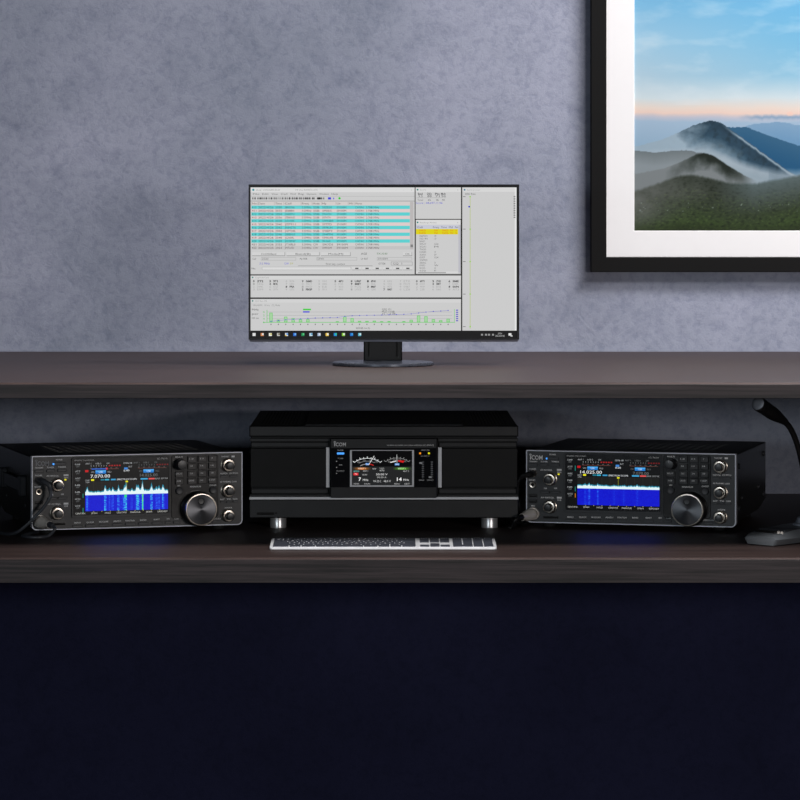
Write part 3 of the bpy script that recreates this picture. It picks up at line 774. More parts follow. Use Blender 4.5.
    for (a, c, s) in ((564.7, 574.5, 'MENU'), (577.5, 587, 'QUICK'), (590.7, 600.7, 'M.SCOPE'), (604, 614, 'ANT/1'), (617, 627, 'FUNCTION'), (630, 640.5, 'BAND'), (643.8, 654, 'EXIT'), (657, 663.7, 'MW'), (665.5, 672, 'CLR')):
        push(a, c, 522.0, .0040, name='function_button'); lab(s, (a + c) / 2, 518.6, min(9.2, 1.55 * len(s)))
    push(704.6, 713.6, 523.4, .0036); lab('SPEECH/LOCK', 709, 520.4, 10.5)
    lab('PHONES', 532.5, 470.6, 7); lab('AF-RF/SQL', 545.8, 471.4, 12.5); lab('ELEC-KEY', 532, 481.6, 6.6); lab('AF-RF/SQL', 547, 499.2, 14); lab('MIC', 533, 507.6, 4)
    for py in (471.2, 499.2):
        u, v = P(558.4, py); ink.slab(u - 2.4 * k1, u + 2.4 * k1, v - .0014, v + .0014, LT + .0001, LT); 
    lab('MAIN', 558.4, 473.6, 4); lab('SUB', 558.4, 501.6, 4)
    lab('MULTI', 671.2, 456.9, 7.5, wy=yf - .0012); lab('XFC', 671, 485.6, 3.4, wy=yf - .0012); lab('MAIN/SUB', 687.8, 487.2, 11, wy=yf - .0012); lab('CHANGE', 705.6, 486.4, 7, wy=yf - .0012)
    lab('TWIN PBT', 719, 458.2, 8); u, v = P(727.4, 458.3); ink.slab(u - 1.6 * k1, u + 1.6 * k1, v - .0013, v + .0013, LT + .0001, LT)
    for a, c, s in ((713.8, 721, 'NOTCH'), (723.4, 732.2, 'CW PITCH')): push(a, c, 478.0, .0032); lab(s, (a + c) / 2, 475.2, c - a)
    lab('RF PWR/MIC GAIN', 722.4, 483.6, 16.5)
    for a, c, s in ((713.5, 718.6, 'RIT'), (720.2, 725.4, 'TX'), (727, 732.4, 'CLEAR')): push(a, c, 503.8, .0032); lab(s, (a + c) / 2, 501.2, c - a - .6)
    lab('RIT/TX', 722.5, 510.0, 7.5)
    ink.build('lettering', [M_INK, M_INKDIM], t)
    # indicators
    u, v = P(546.4, 459.8); b = MB(); b.slab(u - .0011, u + .0011, v - .0013, v + .0013, yf, yf - .0028, .0004); b.build('power_light', M_BLUE, t)
    u, v = P(557.8, 475.6); b = MB(); b.slab(u - .0014, u + .0014, v - .0011, v + .0011, yf, yf - .0006); b.build('receive_light', M_YELLOW, t)
    # knobs with metal outer ring
    def knob(px, py, R, ring=True, h=.0225):
        u, v = P(px, py); c = (u, yf, v)
        b = MB(); r_ = R * (.62 if ring else .92)
        b.lathe([(r_, -.001), (r_, h - .0015), (r_ * .90, h), (r_ * .45, h + .0003)], c, seg=40, knurl=.0005, kr=(0, 1))
        b.slab(u - .0004, u + .0004, v + r_ * .35, v + r_ * .95, yf - h + .0002, yf - h - .0006, mi=1)
        o = b.build('knob', [M_KNOB, M_INKDIM], t)
        h = .017
        b = MB()
        if ring: b.lathe([(R * 1.08, -.001), (R * 1.08, .0018), (R, .0022), (R * .97, .0092), (R * .86, .0104), (R * .66, .0106), (R * .64, .006)], c, seg=40); b.build('outer_ring', M_KNOBRING, o)
        else: b.lathe([(R * 1.1, -.001), (R * 1.1, .004), (R, .006), (R * .93, .0065)], c, seg=40); b.build('outer_ring', M_KNOB, o)
    knob(549.8, 480.4, .0096); knob(549.6, 508.2, .0096)
    knob(721.4, 466.6, .0098); knob(721.4, 492.4, .0098); knob(721.4, 517.4, .0094)
    knob(671.4, 464.0, .0080, False)
    # tuning dial
    u, v = P(688.0, 509.0); c = (u + .0032, yf, v); DP = .026
    b = MB(); b.lathe([(.0225, DP - .002), (.0222, DP - .0006), (.0005, DP - .0004)], c, seg=72)
    dial = b.build('tuning_dial', M_DIAL, t, 25)
    b = MB(); b.lathe([(.0262, 0), (.0262, .009), (.0255, .011), (.0250, .012), (.0248, DP - .003)], c, seg=120, knurl=.0004, kr=(3, 4))
    b.build('dial_body', M_BLACK, dial)
    b = MB(); b.lathe([(.0248, DP - .0035), (.0246, DP - .002), (.0236, DP), (.0226, DP + .0001), (.0222, DP - .0008)], c, seg=72)
    b.build('dial_edge', M_KNOBRING, dial)
    b = MB(); q = (c[0] - .0005, yf, v + .0125); b.lathe([(.0052, DP - .001), (.0052, DP + .0006), (.0044, DP + .0008), (.0040, DP + .0002), (.0008, DP + .0001)], q, seg=28)
    b.build('finger_dimple', M_KNOB, dial)
    for px, py in ((671.2, 490.6), (705.6, 491.4)):
        u, v = P(px, py); b = MB(); b.lathe([(.0056, 0), (.0056, .003), (.0048, .0042), (.001, .0036)], (u, yf - .0008, v), seg=28); b.build('round_button', M_BUTTON2, t)
    # sockets
    def jack(px, py, name, R, m):
        u, v = P(px, py); b = MB(); b.lathe([(R, -.001), (R, .0018), (R * .85, .0026), (R * .55, .0024), (R * .5, .0003)], (u, yf, v), seg=30)
        b.lathe([(R * .52, 0), (R * .52, .0006)], (u, yf, v), seg=20, mi=1); return b.build(name, [m, M_HOLE], t)
    jack(533.2, 474.8, 'headphone_jack', .0052, M_KNOBRING); jack(532.6, 486.4, 'key_jack', .0052, M_KNOBRING)
    for py in (497.2, 503.0):
        u, v = P(532.8, py); b = MB(); b.frame((u - .0068, u + .0068, v - .0030, v + .0030), (u - .0058, u + .0058, v - .0022, v + .0022), yf, yf - .0010)
        b.slab(u - .0059, u + .0059, v - .0023, v + .0023, yf - .0001, yf - .0004, mi=1); b.slab(u - .0048, u + .0048, v - .0003, v + .0016, yf, yf - .0009, mi=2); b.build('usb_port', [M_BUTTON, M_HOLE, M_BLACK], t)
    u, v = P(533, 515.4); b = MB(); b.lathe([(.0098, -.001), (.0098, .004), (.0090, .005), (.0074, .005), (.0070, .002)], (u, yf, v), seg=36); b.build('microphone_socket', M_SILVER, t)
    u, v = P(550.2, 519.2); b = MB(); b.frame((u - .0125, u + .0125, v - .0022, v + .0022), (u - .0117, u + .0117, v - .0015, v + .0015), yf, yf - .0006)
    b.slab(u - .0118, u + .0118, v - .0016, v + .0016, yf - .0001, yf - .0003, mi=1); b.build('card_slot', [M_BUTTON, M_HOLE], t)
    for sx in (-1, 1):
        for sy in (-1, 1):
            b = MB(); b.lathe([(.009, 0), (.010, .001), (.010, RL + .0015)], (sx * (RW / 2 - .03), sy * (RD / 2 - .03), 0), (0, 0, 1), 24); b.build('foot', M_HOLE, t)
    # side screws, and the carrying handle on the left side
    spots = ((.028, .090), (RD - .028, .092), (.028, .026), (RD - .028, .028), (.055, .040), (RD - .085, .044))
    for k, (yy, zz) in enumerate(spots):
        r_ = .0042 if k < 4 else .0026
        b = MB(); b.lathe([(r_, -.0005), (r_, .0016), (r_ * .8, .0026), (.0006, .0028)], (hw, yf + yy, RL + zz), (1, 0, 0), 20); b.build('side_screw', M_BUTTON2, t)
    for k, (yy, zz) in enumerate(((.055, .032), (RD - .085, .034))):
        b = MB(); b.lathe([(.0026, -.0005), (.0026, .0012), (.0006, .0018)], (-hw, yf + yy, RL + zz), (-1, 0, 0), 20); b.build('side_screw', M_BUTTON2, t)
    hy0, hy1, hz = yf + .060, yf + .225, RL + .062
    b = MB(); b.slab(hy0, hy1, hz - .010, hz + .010, -hw - .0035, -hw - .0065, .003, .0012, M=SIDE)
    o = b.build('handle', M_BUTTON2, t)
    for yy in (hy0, hy1):
        b = MB(); b.slab(yy - .011, yy + .011, hz - .0155, hz + .0155, -hw + .0004, -hw - .0095, .003, .0015, M=SIDE); b.build('handle_bracket', M_BUTTON2, o)
    return t, P, yf

def radio_loc(cx, cy, rz, left):
    # the nearest front corner (cx, cy) fixed, returns the footprint centre
    s = 1 if left else -1
    v = Matrix.Rotation(rz, 3, 'Z') @ Vector((s * RW / 2, RD / 2, 0))
    return (cx + v.x, cy + v.y, DZ)

RZL, RZR = math.radians(16.6), math.radians(-15.3)
locL = radio_loc(-.5249, .313, RZL, True); locR = radio_loc(.5264, .359, RZR, False)
tL, P, yf = make_radio('peaks', 'black radio transceiver left of the amplifier, its screen full of tall signal peaks', locL, RZL)
tR, P, yf = make_radio('flat', 'black radio transceiver between amplifier and microphone, flat band over blue on its screen', locR, RZR)

# ------------------------------------------------------------------ cables plugged into the radios
def cable(name, label, cat, mtx, rel, parts, group):
    """parts: list of (name, builder in the radio's local space, material)"""
    O = mtx @ Vector(rel); O.z = DZ
    t = thing(name, label, cat, O, 0, group)
    for n, bl, m in parts:
        bl.v = [tuple(mtx @ Vector(p)) for p in bl.v]
        bl.build(n, m, t, offset=tuple(O))
    return t

def MT(loc, rz): return Matrix.Translation(loc) @ Matrix.Rotation(rz, 4, 'Z')
mL, mR = MT(locL, RZL), MT(locR, RZR)
ju, jv = P(533.2, 474.8); qu, qv = P(533, 515.4)
cr = .0024
CM = M_CORDG
# left unit: bent headphone plug, cord falling to the left past the cabinet corner
b1 = MB(); b1.tube([(ju, yf - .0030, jv), (ju, yf - .013, jv), (ju + .003, yf - .020, jv - .001), (ju + .010, yf - .024, jv - .006), (ju + .0125, yf - .024, jv - .014)], lambda s: .0048 - .0012 * s)
b2 = MB(); b2.tube([(ju + .0125, yf - .024, jv - .012), (ju + .011, yf - .024, jv - .026), (ju - .004, yf - .024, jv - .046), (ju - .024, yf - .020, jv - .066), (ju - .038, yf - .010, .006), (ju - .050, yf + .02, cr + .0004), (ju - .062, yf + .10, cr + .0004), (ju - .070, yf + .22, cr + .0004)], cr)
cable('headphone_cable', 'dark grey cord with bent plug hanging from left radio headphone socket', 'cable', mL, (ju, yf - .02, 0), [('plug', b1, CM), ('cord', b2, CM)], 'headphone cables of the two radios')
b1 = MB(); a = Vector((.32, -.94, -.08))
b1.lathe([(.0090, 0), (.0090, .009), (.0082, .010), (.0082, .016), (.0060, .020), (.0055, .028)], Vector((qu, yf - .0092, qv)), a, 32, knurl=.0003, kr=(0, 1))
e = Vector((qu, yf - .0092, qv)) + a.normalized() * .028
b2 = MB(); b2.lathe([(.0050, -.001), (.0046, .004), (.0032, .010)], e, a, 20)
e2 = e + a.normalized() * .006
b3 = MB(); b3.tube([e2, e2 + Vector((.004, -.006, -.005)), (qu + .006, yf - .046, cr + .002), (qu - .010, yf - .050, cr + .0004), (qu - .025, yf - .042, cr + .0004), (qu - .029, yf - .024, cr + .0004), (qu - .020, yf - .004, cr + .0004), (qu + .004, yf + .03, cr + .0004)], cr)
cable('microphone_cable', 'dark grey cord with silver screw plug looping from left radio onto desk', 'cable', mL, (qu, yf - .04, 0), [('connector', b1, M_SILVER), ('strain_relief', b2, CM), ('cord', b3, CM)], 'microphone cables of the two radios')
CM = M_CORD
# right unit: plug bent to the left
b1 = MB(); b1.tube([(ju, yf - .0030, jv), (ju, yf - .013, jv), (ju - .003, yf - .018, jv - .0005), (ju - .012, yf - .020, jv - .003), (ju - .016, yf - .020, jv - .007)], lambda s: .0048 - .0010 * s)
b2 = MB(); b2.tube([(ju - .015, yf - .020, jv - .005), (ju - .020, yf - .019, jv - .014), (ju - .0215, yf - .016, jv - .032), (ju - .021, yf - .008, jv - .055), (ju - .019, yf + .004, cr + .002), (ju - .018, yf + .05, cr + .0004), (ju - .018, yf + .13, cr + .0004)], cr)
cable('headphone_cable', 'black cord with bent plug hanging from right radio headphone socket', 'cable', mR, (ju, yf - .02, 0), [('plug', b1, CM), ('cord', b2, CM)], 'headphone cables of the two radios')
b1 = MB(); a = Vector((-.36, -.92, -.10)); s0 = Vector((qu, yf - .0092, qv))
b1.lathe([(.0090, 0), (.0090, .009), (.0082, .010), (.0082, .016), (.0060, .020), (.0055, .028)], s0, a, 32, knurl=.0003, kr=(0, 1))
e = s0 + a.normalized() * .028; e2 = e + a.normalized() * .006
b2 = MB(); b2.lathe([(.0050, -.001), (.0046, .004), (.0032, .010)], e, a, 20)
b3 = MB(); b3.tube([e2, e2 + Vector((-.006, -.005, -.004)), (qu - .022, yf - .040, cr + .0014), (qu - .029, yf - .030, cr + .0004), (qu - .031, yf - .004, cr + .0004), (qu - .027, yf + .04, cr + .0004), (qu - .025, yf + .12, cr + .0004)], cr)
cable('microphone_cable', 'black cord with silver screw plug trailing from right radio towards amplifier', 'cable', mR, (qu, yf - .04, 0), [('connector', b1, M_SILVER), ('strain_relief', b2, CM), ('cord', b3, CM)], 'microphone cables of the two radios')

# ------------------------------------------------------------------ amplifier
AS = 0.0015194
AX, AY, AD = -.0018, 0.422, 0.40
t = thing('power_amplifier', 'large black amplifier on silver feet at the centre under the shelf', 'amplifier', (AX, AY + AD / 2, DZ))
O = (0, AY + AD / 2, 0)
ax = lambda px: (px - 383.85) * AS
az = lambda py: .0167 + (518 - py) * AS
AL, AR = ax(249.3), ax(518.4)
def F(y): return AY + y - O[1]           # depth behind the front face
b = MB(); b.slab(AL + .002, AR - .002, az(517.5), az(427.5), F(.010), F(AD), .001, .001)
b.build('chassis', M_AMPP, t)
b = MB(); b.slab(AL, AR, az(436.6), az(425.8), F(.012), F(0), .0012, .0016); b.build('upper_fascia', M_AMP, t, 20)
b = MB(); b.slab(AL + .001, AR - .001, F(.010), F(AD), az(427.2), az(425.9), .001, .0008, M=TOP)
b.slab(ax(305), ax(463), F(.012), F(AD - .02), az(426), az(425.9) + .0010, .001, .0006, M=TOP)
for s in (-1, 1):
    for k in range(13):
        for q in range(11):
            u = s * (.135 + q * .0052) + .0; vv = F(.05 + k * .024)
            b.slab(u - .0010, u + .0010, vv, vv + .014, az(425.9), az(425.9) + .0001, .0009, M=TOP, mi=1)
b.build('top_cover', [M_AMPTOP, M_HOLE], t)
for y0, y1, d in ((441.6, 438.6, .003), (447.2, 443.0, .007), (493.8, 489.4, .007), (496.4, 494.6, .004)):
    for (p0, p1) in ((249.8, 329.8), (437.8, 518.0)):
        b = MB(); b.slab(ax(p0) + .002 * (d > .005), ax(p1) - .002 * (d > .005), az(y0), az(y1), F(.012), F(d), .0004, .0005)
        b.build('groove_rail', M_AMP, t, 20)
for p0, p1 in ((250.4, 325.8), (442.2, 517.6)):
    b = MB(); b.slab(ax(p0), ax(p1), az(487.4), az(448.3), F(.012), F(.001), .0006, .0008); b.build('front_cover_plate', M_AMPP, t, 20)
for p0, p1 in ((326.0, 329.8), (438.0, 441.8)):
    b = MB(); b.slab(ax(p0), ax(p1), az(487.6), az(447.4), F(.012), F(-.0005), .0004, .0006); b.build('vertical_bar', M_BAR, t, 20)
b = MB(); b.slab(AL, AR, az(499.6), az(496.9), F(.012), F(-.0012), .0004, .0006); b.build('trim_bar', M_BAR, t, 20)
b = MB(); b.slab(AL, AR, az(518.0), az(499.6), F(.012), F(0), .001, .0012)
b.slab(ax(257), ax(274), az(515.2), az(512.4), F(.001), F(-.0003), .001, mi=1); b.slab(ax(256.6), ax(274.4), az(515.8), az(515.2), F(.001), F(-.0012), .0003, mi=2); b.lathe([(.0014, -.001), (.0014, .0006)], (ax(276.2), F(0), az(513)), seg=14, mi=1)
b.build('lower_fascia', [M_AMP, M_HOLE, M_BUTTON2], t, 20)
# control module in the middle
b = MB(); b.slab(ax(330.6), ax(437), az(497.6), az(438.2), F(.011), F(-.007), (.0025, .0025, .0012, .0012), .0010)
mod = b.build('control_module', M_AMP, t, 20)
b = MB(); b.slab(ax(331.4), ax(436.2), az(487), az(447.8), F(-.006), F(-.0076), .0006, .0004); b.build('glass_panel', M_GLOSS, mod)
b = MB(); b.frame((ax(350), ax(414), az(486.4), az(449.6)), (ax(352), ax(412), az(484.8), az(450.4)), F(-.006), F(-.0088), .0004, .0003, .0003); b.build('display_bezel', M_BAR, mod)
ink = MB(); w = F(-.00785)
cx7 = lambda cx: ax(320 + cx / 6.154); cy7 = lambda cy: az(430 + cy / 6.154)
logo(ink, cx7(84), cx7(160), cy7(98), .0078, F(-.0072))
ink.text('HF/50MHz ALL BAND 1kW LINEAR AMPLIFIER', cx7(412), cy7(92), .0019, F(-.0072), width=cx7(628) - cx7(412), anchor='l'); ink.text('IC-PW2', cx7(634), cy7(92), .0026, F(-.0072), width=cx7(700) - cx7(634), anchor='l')
for s, y in (('POWER', 122), ('TUNER', 172), ('AMP', 212), ('PROTECT', 250)): ink.text(s, cx7(127), cy7(y), .0020, w, width=.0017 * len(s))
for y in (190, 228, 265): ink.slab(cx7(100), cx7(106), cy7(y + 3), cy7(y - 3), w + .0002, w)
ink.text('INPUT', cx7(648), cy7(122), .0019, w, width=.0090); ink.text('ANT', cx7(648), cy7(158), .0019, w, width=.0055)
for a, c, y in ((622, 632, 122), (664, 674, 122), (620, 632, 158), (662, 674, 158)): ink.slab(cx7(a), cx7(c), cy7(y + 1), cy7(y - 1), w + .0002, w)
for x0 in (633, 688):
    ink.slab(cx7(x0 - 1), cx7(x0 + 1), cy7(296), cy7(192), w + .0002, w, mi=1)
    for k in range(8): ink.slab(cx7(x0 - 7), cx7(x0 + 7), cy7(197 + k * 13), cy7(193 + k * 13), w + .0002, w, mi=1)
ink.text('DRIVE', cx7(625), cy7(306), .0019, w, width=.0080); ink.text('BRIGHT', cx7(680), cy7(306), .0019, w, width=.0095)
ink.build('lettering', [M_INK, M_INKDIM], mod)
b = MB(); b.slab(cx7(105), cx7(150), cy7(148), cy7(136), F(-.007), F(-.0088), .0006, .0003); b.build('power_light', M_BLUE, mod)
b = MB(); b.lathe([(.0016, -.001), (.0016, .0008), (.0008, .0013)], (cx7(616), F(-.0076), cy7(141)), seg=14); b.build('input_light', M_ORANGE, mod)
b = MB(); b.lathe([(.0016, -.001), (.0016, .0008), (.0008, .0013)], (cx7(670), F(-.0076), cy7(141)), seg=14); b.build('antenna_light', M_YELLOW, mod)
for x0, y0 in ((620, 200), (677, 287)):
    b = MB(); b.slab(cx7(x0 - 9), cx7(x0 + 9), cy7(y0 + 5), cy7(y0 - 5), F(-.0076), F(-.0105), .0008, .0004); b.build('slider', M_ALU, mod)
cv = Canvas((197, 123, 567, 338), (ax(352), ax(412), az(484.9), az(450.2)), F(-.0078))
cv.rect(197, 123, 567, 338, (4, 4, 5), 0); cv.rect(197, 222, 567, 338, (34, 35, 36), 1)
def arc(cx, cy, r, a0, a1, t_, col, L=2, n=14):
    cv.line([(cx + r * math.sin(math.radians(a0 + (a1 - a0) * k / n)), cy - r * .80 * math.cos(math.radians(a0 + (a1 - a0) * k / n))) for k in range(n + 1)], t_, col, L)
WH = (222, 224, 226)
for cx, big in ((292, True), (475, False)):
    R = 118 if big else 105
    cyy = 262 if big else 250
    arc(cx, cyy, R - 4, -44, 44, 3, WH if big else (130, 130, 130)); arc(cx, cyy, R - 26, -36, 30, 2, (150, 150, 150))
    for k in range(9):
        a = math.radians(-44 + 11 * k); s, c = math.sin(a), math.cos(a) * .8
        cv.line([(cx + (R - 4) * s, cyy - (R - 4) * c), (cx + (R + (10 if k % 2 == 0 else 5)) * s, cyy - (R + (10 if k % 2 == 0 else 5)) * c)], 4 if big else 3, WH if big else (140, 140, 140), 3)
        if k % 2: cv.text(str(k * 25), cx + (R - 17) * s, cyy - (R - 17) * c, 8, (150, 150, 150), 16, 'c')
    if big:
        arc(cx, cyy, R - 48, -38, 8, 3, (170, 170, 170)); arc(cx, cyy, R - 48, 8, 34, 5, (190, 40, 36), 3)
        cv.line([(300, 212), (334, 156)], 3, (240, 240, 240), 5); cv.rect(281, 200, 301, 213, (90, 150, 220), 4); cv.text('Po', 284, 207, 8, (240, 240, 250), 13, L=6)
    else:
        cv.poly([(480, 182), (522, 186), (512, 199), (480, 190)], (205, 24, 24), 4); cv.poly([(470, 184), (432, 194), (436, 199), (470, 191)], (225, 225, 225), 4)
        cv.line([(475, 200), (473, 148)], 3, (190, 190, 190), 5); cv.rect(461, 202, 489, 214, (90, 150, 220), 4); cv.text('SWR', 465, 208, 8, (240, 240, 250), 20, L=6)
for k in range(10):
    f = 1 - abs(k - 4.5) / 5
    cv.rect(206 + k * 10.6, 228, 216.6 + k * 10.6, 241, mixc((34, 35, 36), (214, 120, 30), f + .1), 2); cv.rect(453 + k * 10.6, 228, 463.6 + k * 10.6, 241, mixc((34, 35, 36), (96, 180, 40), f + .1), 2)
cv.text('INPUT 1', 258, 234, 9, (235, 225, 210), 46, 'c'); cv.text('INPUT 2', 505, 234, 9, (225, 235, 210), 46, 'c')
cv.text('REMOTE', 208, 251, 9, (120, 200, 190), 34); cv.text('ANT 1', 264, 249, 9, (190, 190, 190), 32); cv.text('ANT 2', 512, 250, 9, (190, 190, 190), 36)
cv.rect(207, 261, 236, 276, (226, 40, 44), 2); cv.text('TX', 213, 268.5, 9, (255, 230, 230), 17); cv.text('1kW', 262, 272, 10, (190, 190, 190), 30)
cv.text('TEMP', 322, 236, 9, (190, 190, 190), 24); cv.text('TUNER', 366, 233, 8, (170, 170, 170), 30); cv.text('AUTO', 368, 246, 10, (215, 215, 215), 28)
cv.text('50.00 V', 346, 270, 12, (225, 225, 225), 70); cv.text('00.00 A', 352, 288, 10, (190, 190, 190), 58)
cv.text('7', 238, 300, 21, (240, 240, 240), 15, bold=.02); cv.text('MHz', 264, 304, 13, (225, 225, 225), 34); cv.text('14', 474, 300, 21, (240, 240, 240), 30, bold=.02); cv.text('MHz', 514, 304, 13, (225, 225, 225), 34)
cv.text('PA 32 C', 330, 312, 13, (200, 200, 200), 46); cv.text('48.0 V', 392, 312, 13, (200, 200, 200), 44)
for x, s in ((208, 'METER'), (274, 'FAN'), (458, 'MENU'), (520, 'SET')): cv.text(s, x, 329, 10, (170, 170, 170), 34)
cv.build('display', M_LCD, mod)
# feet
for sx in (277.7, 490.1):
    for d in (.024, AD - .04):
        b = MB(); b.lathe([(.0118, 0), (.0124, .0006), (.0124, .0156), (.0118, .0168), (.010, .0172)], (ax(sx), F(d), 0), (0, 0, 1), 40); b.build('foot', M_CHROME, t)
for s, xx in ((-1, AL + .0015), (1, AR - .0015)):
    for yy, zz in ((.02, .115), (.02, .04), (.2, .115), (.2, .04), (.38, .115), (.38, .04)):
        b = MB(); b.lathe([(.0030, 0), (.0030, .0012), (.0006, .0018)], (xx, F(yy), zz), (s, 0, 0), 18); b.build('side_screw', M_BUTTON2, t)

# ------------------------------------------------------------------ keyboard
KW, KD = 0.3228, 0.0870
KX, KY = (383.1 - 385) * .0014202, 0.105
t = thing('keyboard', 'slim white keyboard with dark keys lying near the desk front edge', 'keyboard', (KX, KY + KD / 2, DZ))
sl = lambda y: .0046 + (y + KD / 2) / KD * .0040     # the case rises to the back
cs = [(-KW / 2, -KD / 2), (KW / 2, -KD / 2), (KW / 2, KD / 2), (-KW / 2, KD / 2)]
b = MB(); b.slab(-KW / 2, KW / 2, -KD / 2, KD / 2, .0008, .0056, .005, .0006, M=TOP)
b.v = [(x, y, z if z < .002 else z - .0056 + sl(y)) for x, y, z in b.v]
b.build('case', M_ALU, t)
for s in (-1, 1):
    for q in (-.034, .034):
        b = MB(); b.lathe([(.004, 0), (.004, .0012)], (s * .14, q, 0), (0, 0, 1), 16); b.build('foot_pad', M_CORD, t)
U = 0.01365; RP = 0.01375; g = .00085
X0 = -KW / 2 + .0038
def keyc(bb, x0, x1, row, s, h=1.0):
    y1 = KD / 2 - .0030 - row * RP; y0 = y1 - RP * h + g * 1.5
    n0 = len(bb.v)
    bb.slab(x0 + g, x1 - g, y0, y1, -.0004, .0013, .0012, .0004, M=TOP)
    if s: bb.text(s, (x0 + x1) / 2, (y0 + y1) / 2, .0034, .00135, width=min(.0030 * len(s), (x1 - x0) * .6), M=TOP, mi=1)
    for i in range(n0, len(bb.v)):
        x, y, z = bb.v[i]; bb.v[i] = (x, y, z + sl(y))
fnrow = MB()
for k in range(14): keyc(fnrow, X0 + k * U * 15 / 14, X0 + (k + 1) * U * 15 / 14, 0, ('esc', 'F1', 'F2', 'F3', 'F4', 'F5', 'F6', 'F7', 'F8', 'F9', 'F10', 'F11', 'F12', '')[k])
NX = X0 + 15 * U + .0046; PX = NX + 3 * (U + .0009) + .0036; UP = (KW / 2 - .0036 - PX) / 4; UN = (PX - .0032 - NX) / 3
for k in range(3): keyc(fnrow, NX + k * UN, NX + (k + 1) * UN, 0, 'F%d' % (13 + k))
for k in range(4): keyc(fnrow, PX + k * UP, PX + (k + 1) * UP, 0, 'F%d' % (16 + k))
o = fnrow.build('function_key_row', [M_KEY, M_INK], t); o['kind'] = 'stuff'
def keyrow(row, items, x):
    for s, n in items:
        b = MB(); keyc(b, x, x + n * U, row, s); b.build('key', [M_KEY, M_INK], t); x += n * U
keyrow(1, [(c, 1) for c in '1234567890-^'] + [('Y', 1), ('', 2)], X0)
keyrow(2, [('', 1.5)] + [(c, 1) for c in 'QWERTYUIOP@['] + [('', 1.5)], X0)
keyrow(3, [('', 1.75)] + [(c, 1) for c in 'ASDFGHJKL;:]'] + [('', 1.25)], X0)
keyrow(4, [('', 2.25)] + [(c, 1) for c in 'ZXCVBNM,./_'] + [('', 1.75)], X0)
keyrow(5, [('', 1.75), ('', 1.25), ('', 1.5), ('', 5), ('', 1.5), ('', 1.25), ('', 1.25), ('', 1.5)], X0)
def keyat(x0, x1, row, s, h=1.0):
    b = MB(); keyc(b, x0, x1, row, s, h); b.build('key', [M_KEY, M_INK], t)
for r_ in (1, 2):
    for k in range(3): keyat(NX + k * UN, NX + (k + 1) * UN, r_, '')
keyat(NX + UN, NX + 2 * UN, 4, '')
for k in range(3): keyat(NX + k * UN, NX + (k + 1) * UN, 5, '')
for r_, ss in ((1, ('C', '=', '/', '*')), (2, ('7', '8', '9', '-')), (3, ('4', '5', '6', '+')), (4, ('1', '2', '3', ','))):
    for k, s in enumerate(ss): keyat(PX + k * UP, PX + (k + 1) * UP, r_, '')
keyat(PX, PX + 2 * UP, 5, ''); keyat(PX + 2 * UP, PX + 3 * UP, 5, ''); keyat(PX + 3 * UP, PX + 4 * UP, 5, '')

# ------------------------------------------------------------------ desk microphone
phi = math.radians(-43)
BL = Vector((.5615, .150, DZ))                     # nearest lower corner of the base
W_, Lb = .058, .135
t = thing('desk_microphone', 'grey gooseneck desk microphone standing right of the radios, head bent leftward', 'microphone', BL, phi)
# local: x along the front edge (right end at 0), y to the back
def sect(y, wtop, h):
    return [(-W_ + .004, y, .0015), (-.004, y, .0015), (0, y, .0070), (.0018, y, .0100), (-.004, y, h), (-W_ + .004, y, h), (-W_ - .0018, y, .0100), (-W_, y, .0070)]
b = MB(); R = []
for y, sx, h in ((-.001, .84, .0100), (.0, .90, .0130), (.006, .98, .0158), (.02, 1.0, .0178), (.05, 1.0, .0206), (.09, 1.0, .0230), (.125, .98, .0235), (.134, .92, .0205), (.136, .84, .014)):
    R.append([(-W_ / 2 + (p[0] + W_ / 2) * sx, p[1], p[2]) for p in sect(y, 0, h)])
b.rings(R); base = b.build('base', M_MIC, t, 40)
b = MB(); b.slab(-W_ + .008, -.008, .004, .128, 0, .0020, .004, M=TOP); b.build('base_pad', M_CORD, t)
b = MB(); b.slab(-W_ + .007, -.014, .016, .024, .0150, .0204, .002, .001, M=TOP); b.build('transmit_bar', M_BLACK, t)
b = MB(); b.slab(-W_ + .005, -.005, .027, .060, .0160, .0222, .003, .0015, M=TOP); b.build('button_plate', M_BUTTON2, t)
for k in range(2):
    b = MB(); b.lathe([(.0024, 0), (.0024, .0030), (.0014, .0040)], (-.011 + .0055 * k, .020, .0165), (0, 0, 1), 16); b.build('indicator', M_SILVER, t)
nk = Vector((-.026, .104, 0))
b = MB(); b.lathe([(.017, .018), (.0165, .0250), (.0125, .0270), (.0105, .034), (.006, .036)], nk, (0, 0, 1), 32); b.build('neck_collar', M_MESH, t)
inv = (Matrix.Translation(BL) @ Matrix.Rotation(phi, 4, 'Z')).inverted()
def Wd(px, py, D):                                  # a point at distance D from the lens
    return inv @ Vector(((px - 385) * D / 3200, D - 4.44, CAMZ - (py - 224) * D / 3200))
top = Wd(757.8, 403.4, 4.545); tail = Wd(782.5, 420.0, 4.600)
dr = (tail - top).normalized()
b = MB(); b.tube([tail - dr * .004, Wd(789.5, 427, 4.613), Wd(796, 441, 4.63), Wd(801.5, 461, 4.645), Wd(806, 490, 4.655), nk + Vector((0, 0, .055)), nk + Vector((0, 0, .030))], .0042, 14, sub=10)
b.build('gooseneck', M_CORD, t)
Lh = (tail - top).length
b = MB(); b.lathe([(.0078, 0), (.0100, .0008), (.0106, .004), (.0106, .012), (.0098, .014), (.0100, .018), (.0100, Lh * .55), (.0090, Lh * .72), (.0062, Lh), (.0046, Lh + .010)], top, dr, 32)
head = b.build('microphone_head', M_CORD, t)
b = MB(); b.lathe([(.0005, -.0016), (.0050, -.0014), (.0086, -.0004), (.0098, .0010)], top, dr, 28); b.build('grille', M_MESH, head)
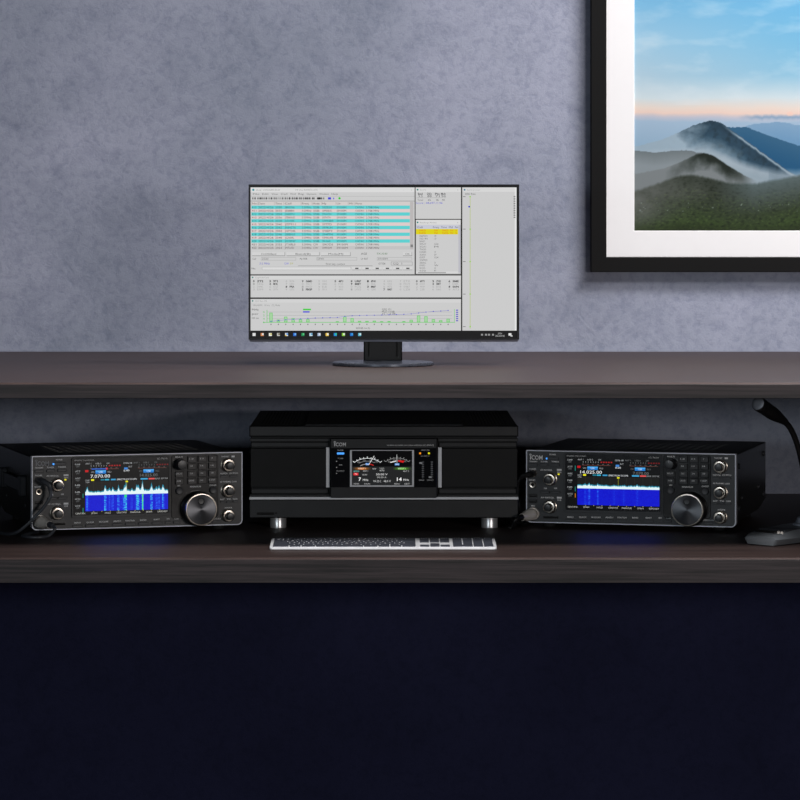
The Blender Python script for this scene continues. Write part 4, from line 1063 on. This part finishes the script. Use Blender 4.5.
b = MB(); b.tube([(-.036, .128, .008), (-.046, .150, .006), (-.070, .158, .0034), (-.100, .150, .0028), (-.130, .165, .0028), (-.150, .215, .0028), (-.150, .29, .0028)], .0024, 10); b.build('cord', M_CORD, t)
b = MB(); b.tube([(-.030, .120, .0185), (-.046, .112, .0225), (-.0575, .088, .016), (-.062, .060, .0075), (-.066, .045, .0028)], .0018, 10); b.build('coiled_lead', M_CORD, t)

# ------------------------------------------------------------------ light, world, camera
def area(name, loc, target, size, size_y, power, col):
    l = bpy.data.lights.new(name, 'AREA'); l.shape = 'RECTANGLE'; l.size = size; l.size_y = size_y; l.energy = power; l.color = col
    o = bpy.data.objects.new(name, l); C.objects.link(o); o.location = loc
    o.rotation_euler = (Vector(target) - Vector(loc)).to_track_quat('-Z', 'Y').to_euler()
    return o
area('ceiling_light', (1.50, -0.10, 2.70), (0.75, 0.80, 1.0), 0.8, 0.45, 53, (1.0, 0.96, 0.97))
area('ceiling_light_front', (1.55, -1.75, 3.10), (0.45, 0.3, 0.8), 1.0, 0.5, 38, (1.0, 0.96, 0.96))
area('room_light_west', (-2.2, -4.2, 2.7), (0.0, 0.3, 0.85), 1.5, 0.9, 5, (0.60, 0.87, 1.0))
area('low_fill_west', (-1.7, -4.9, 1.27), (0.2, 0.6, 0.85), 0.9, 0.3, 24, (0.86, 0.94, 1.0))  # added fill behind the camera, lifts the wall and fronts under the shelf
area('low_fill_east', (2.4, -4.6, 1.27), (0.4, 0.6, 0.85), 0.9, 0.3, 44, (1.0, 0.94, 0.91))  # unseen fill from the right, added to brighten the space under the shelf
l = bpy.data.lights.new('desk_fill_spot', 'SPOT'); l.energy = 310; l.spot_size = math.radians(34); l.spot_blend = 0.7; l.shadow_soft_size = 0.22; l.color = (1.0, 0.97, 0.95)  # added spot, brightens the keyboard and the desk's front strip only
o = bpy.data.objects.new('desk_fill_spot', l); C.objects.link(o); o.location = (0.1, -1.95, 3.1)
o.rotation_euler = (Vector((0.05, 0.0, 0.74)) - o.location).to_track_quat('-Z', 'Y').to_euler()

w = bpy.data.worlds.new('room_ambience'); bpy.context.scene.world = w; w.use_nodes = True
bg = w.node_tree.nodes['Background']; bg.inputs['Color'].default_value = (0.45, 0.55, 1.0, 1); bg.inputs['Strength'].default_value = 0.02

cam = bpy.data.cameras.new('camera'); co = bpy.data.objects.new('camera', cam); C.objects.link(co)
cam.sensor_width = 36; cam.lens = 144; cam.clip_start = 0.1; cam.clip_end = 50
cam.shift_x = 15 / 800; cam.shift_y = -176 / 800
co.location = (0, -4.44, CAMZ); co.rotation_euler = (PI / 2, 0, 0)
sc_ = bpy.context.scene; sc_.camera = co
sc_.view_settings.view_transform = 'Standard'; sc_.view_settings.look = 'None'; sc_.view_settings.exposure = 0.0; sc_.view_settings.gamma = 1.0
sc_.view_settings.use_curve_mapping = False
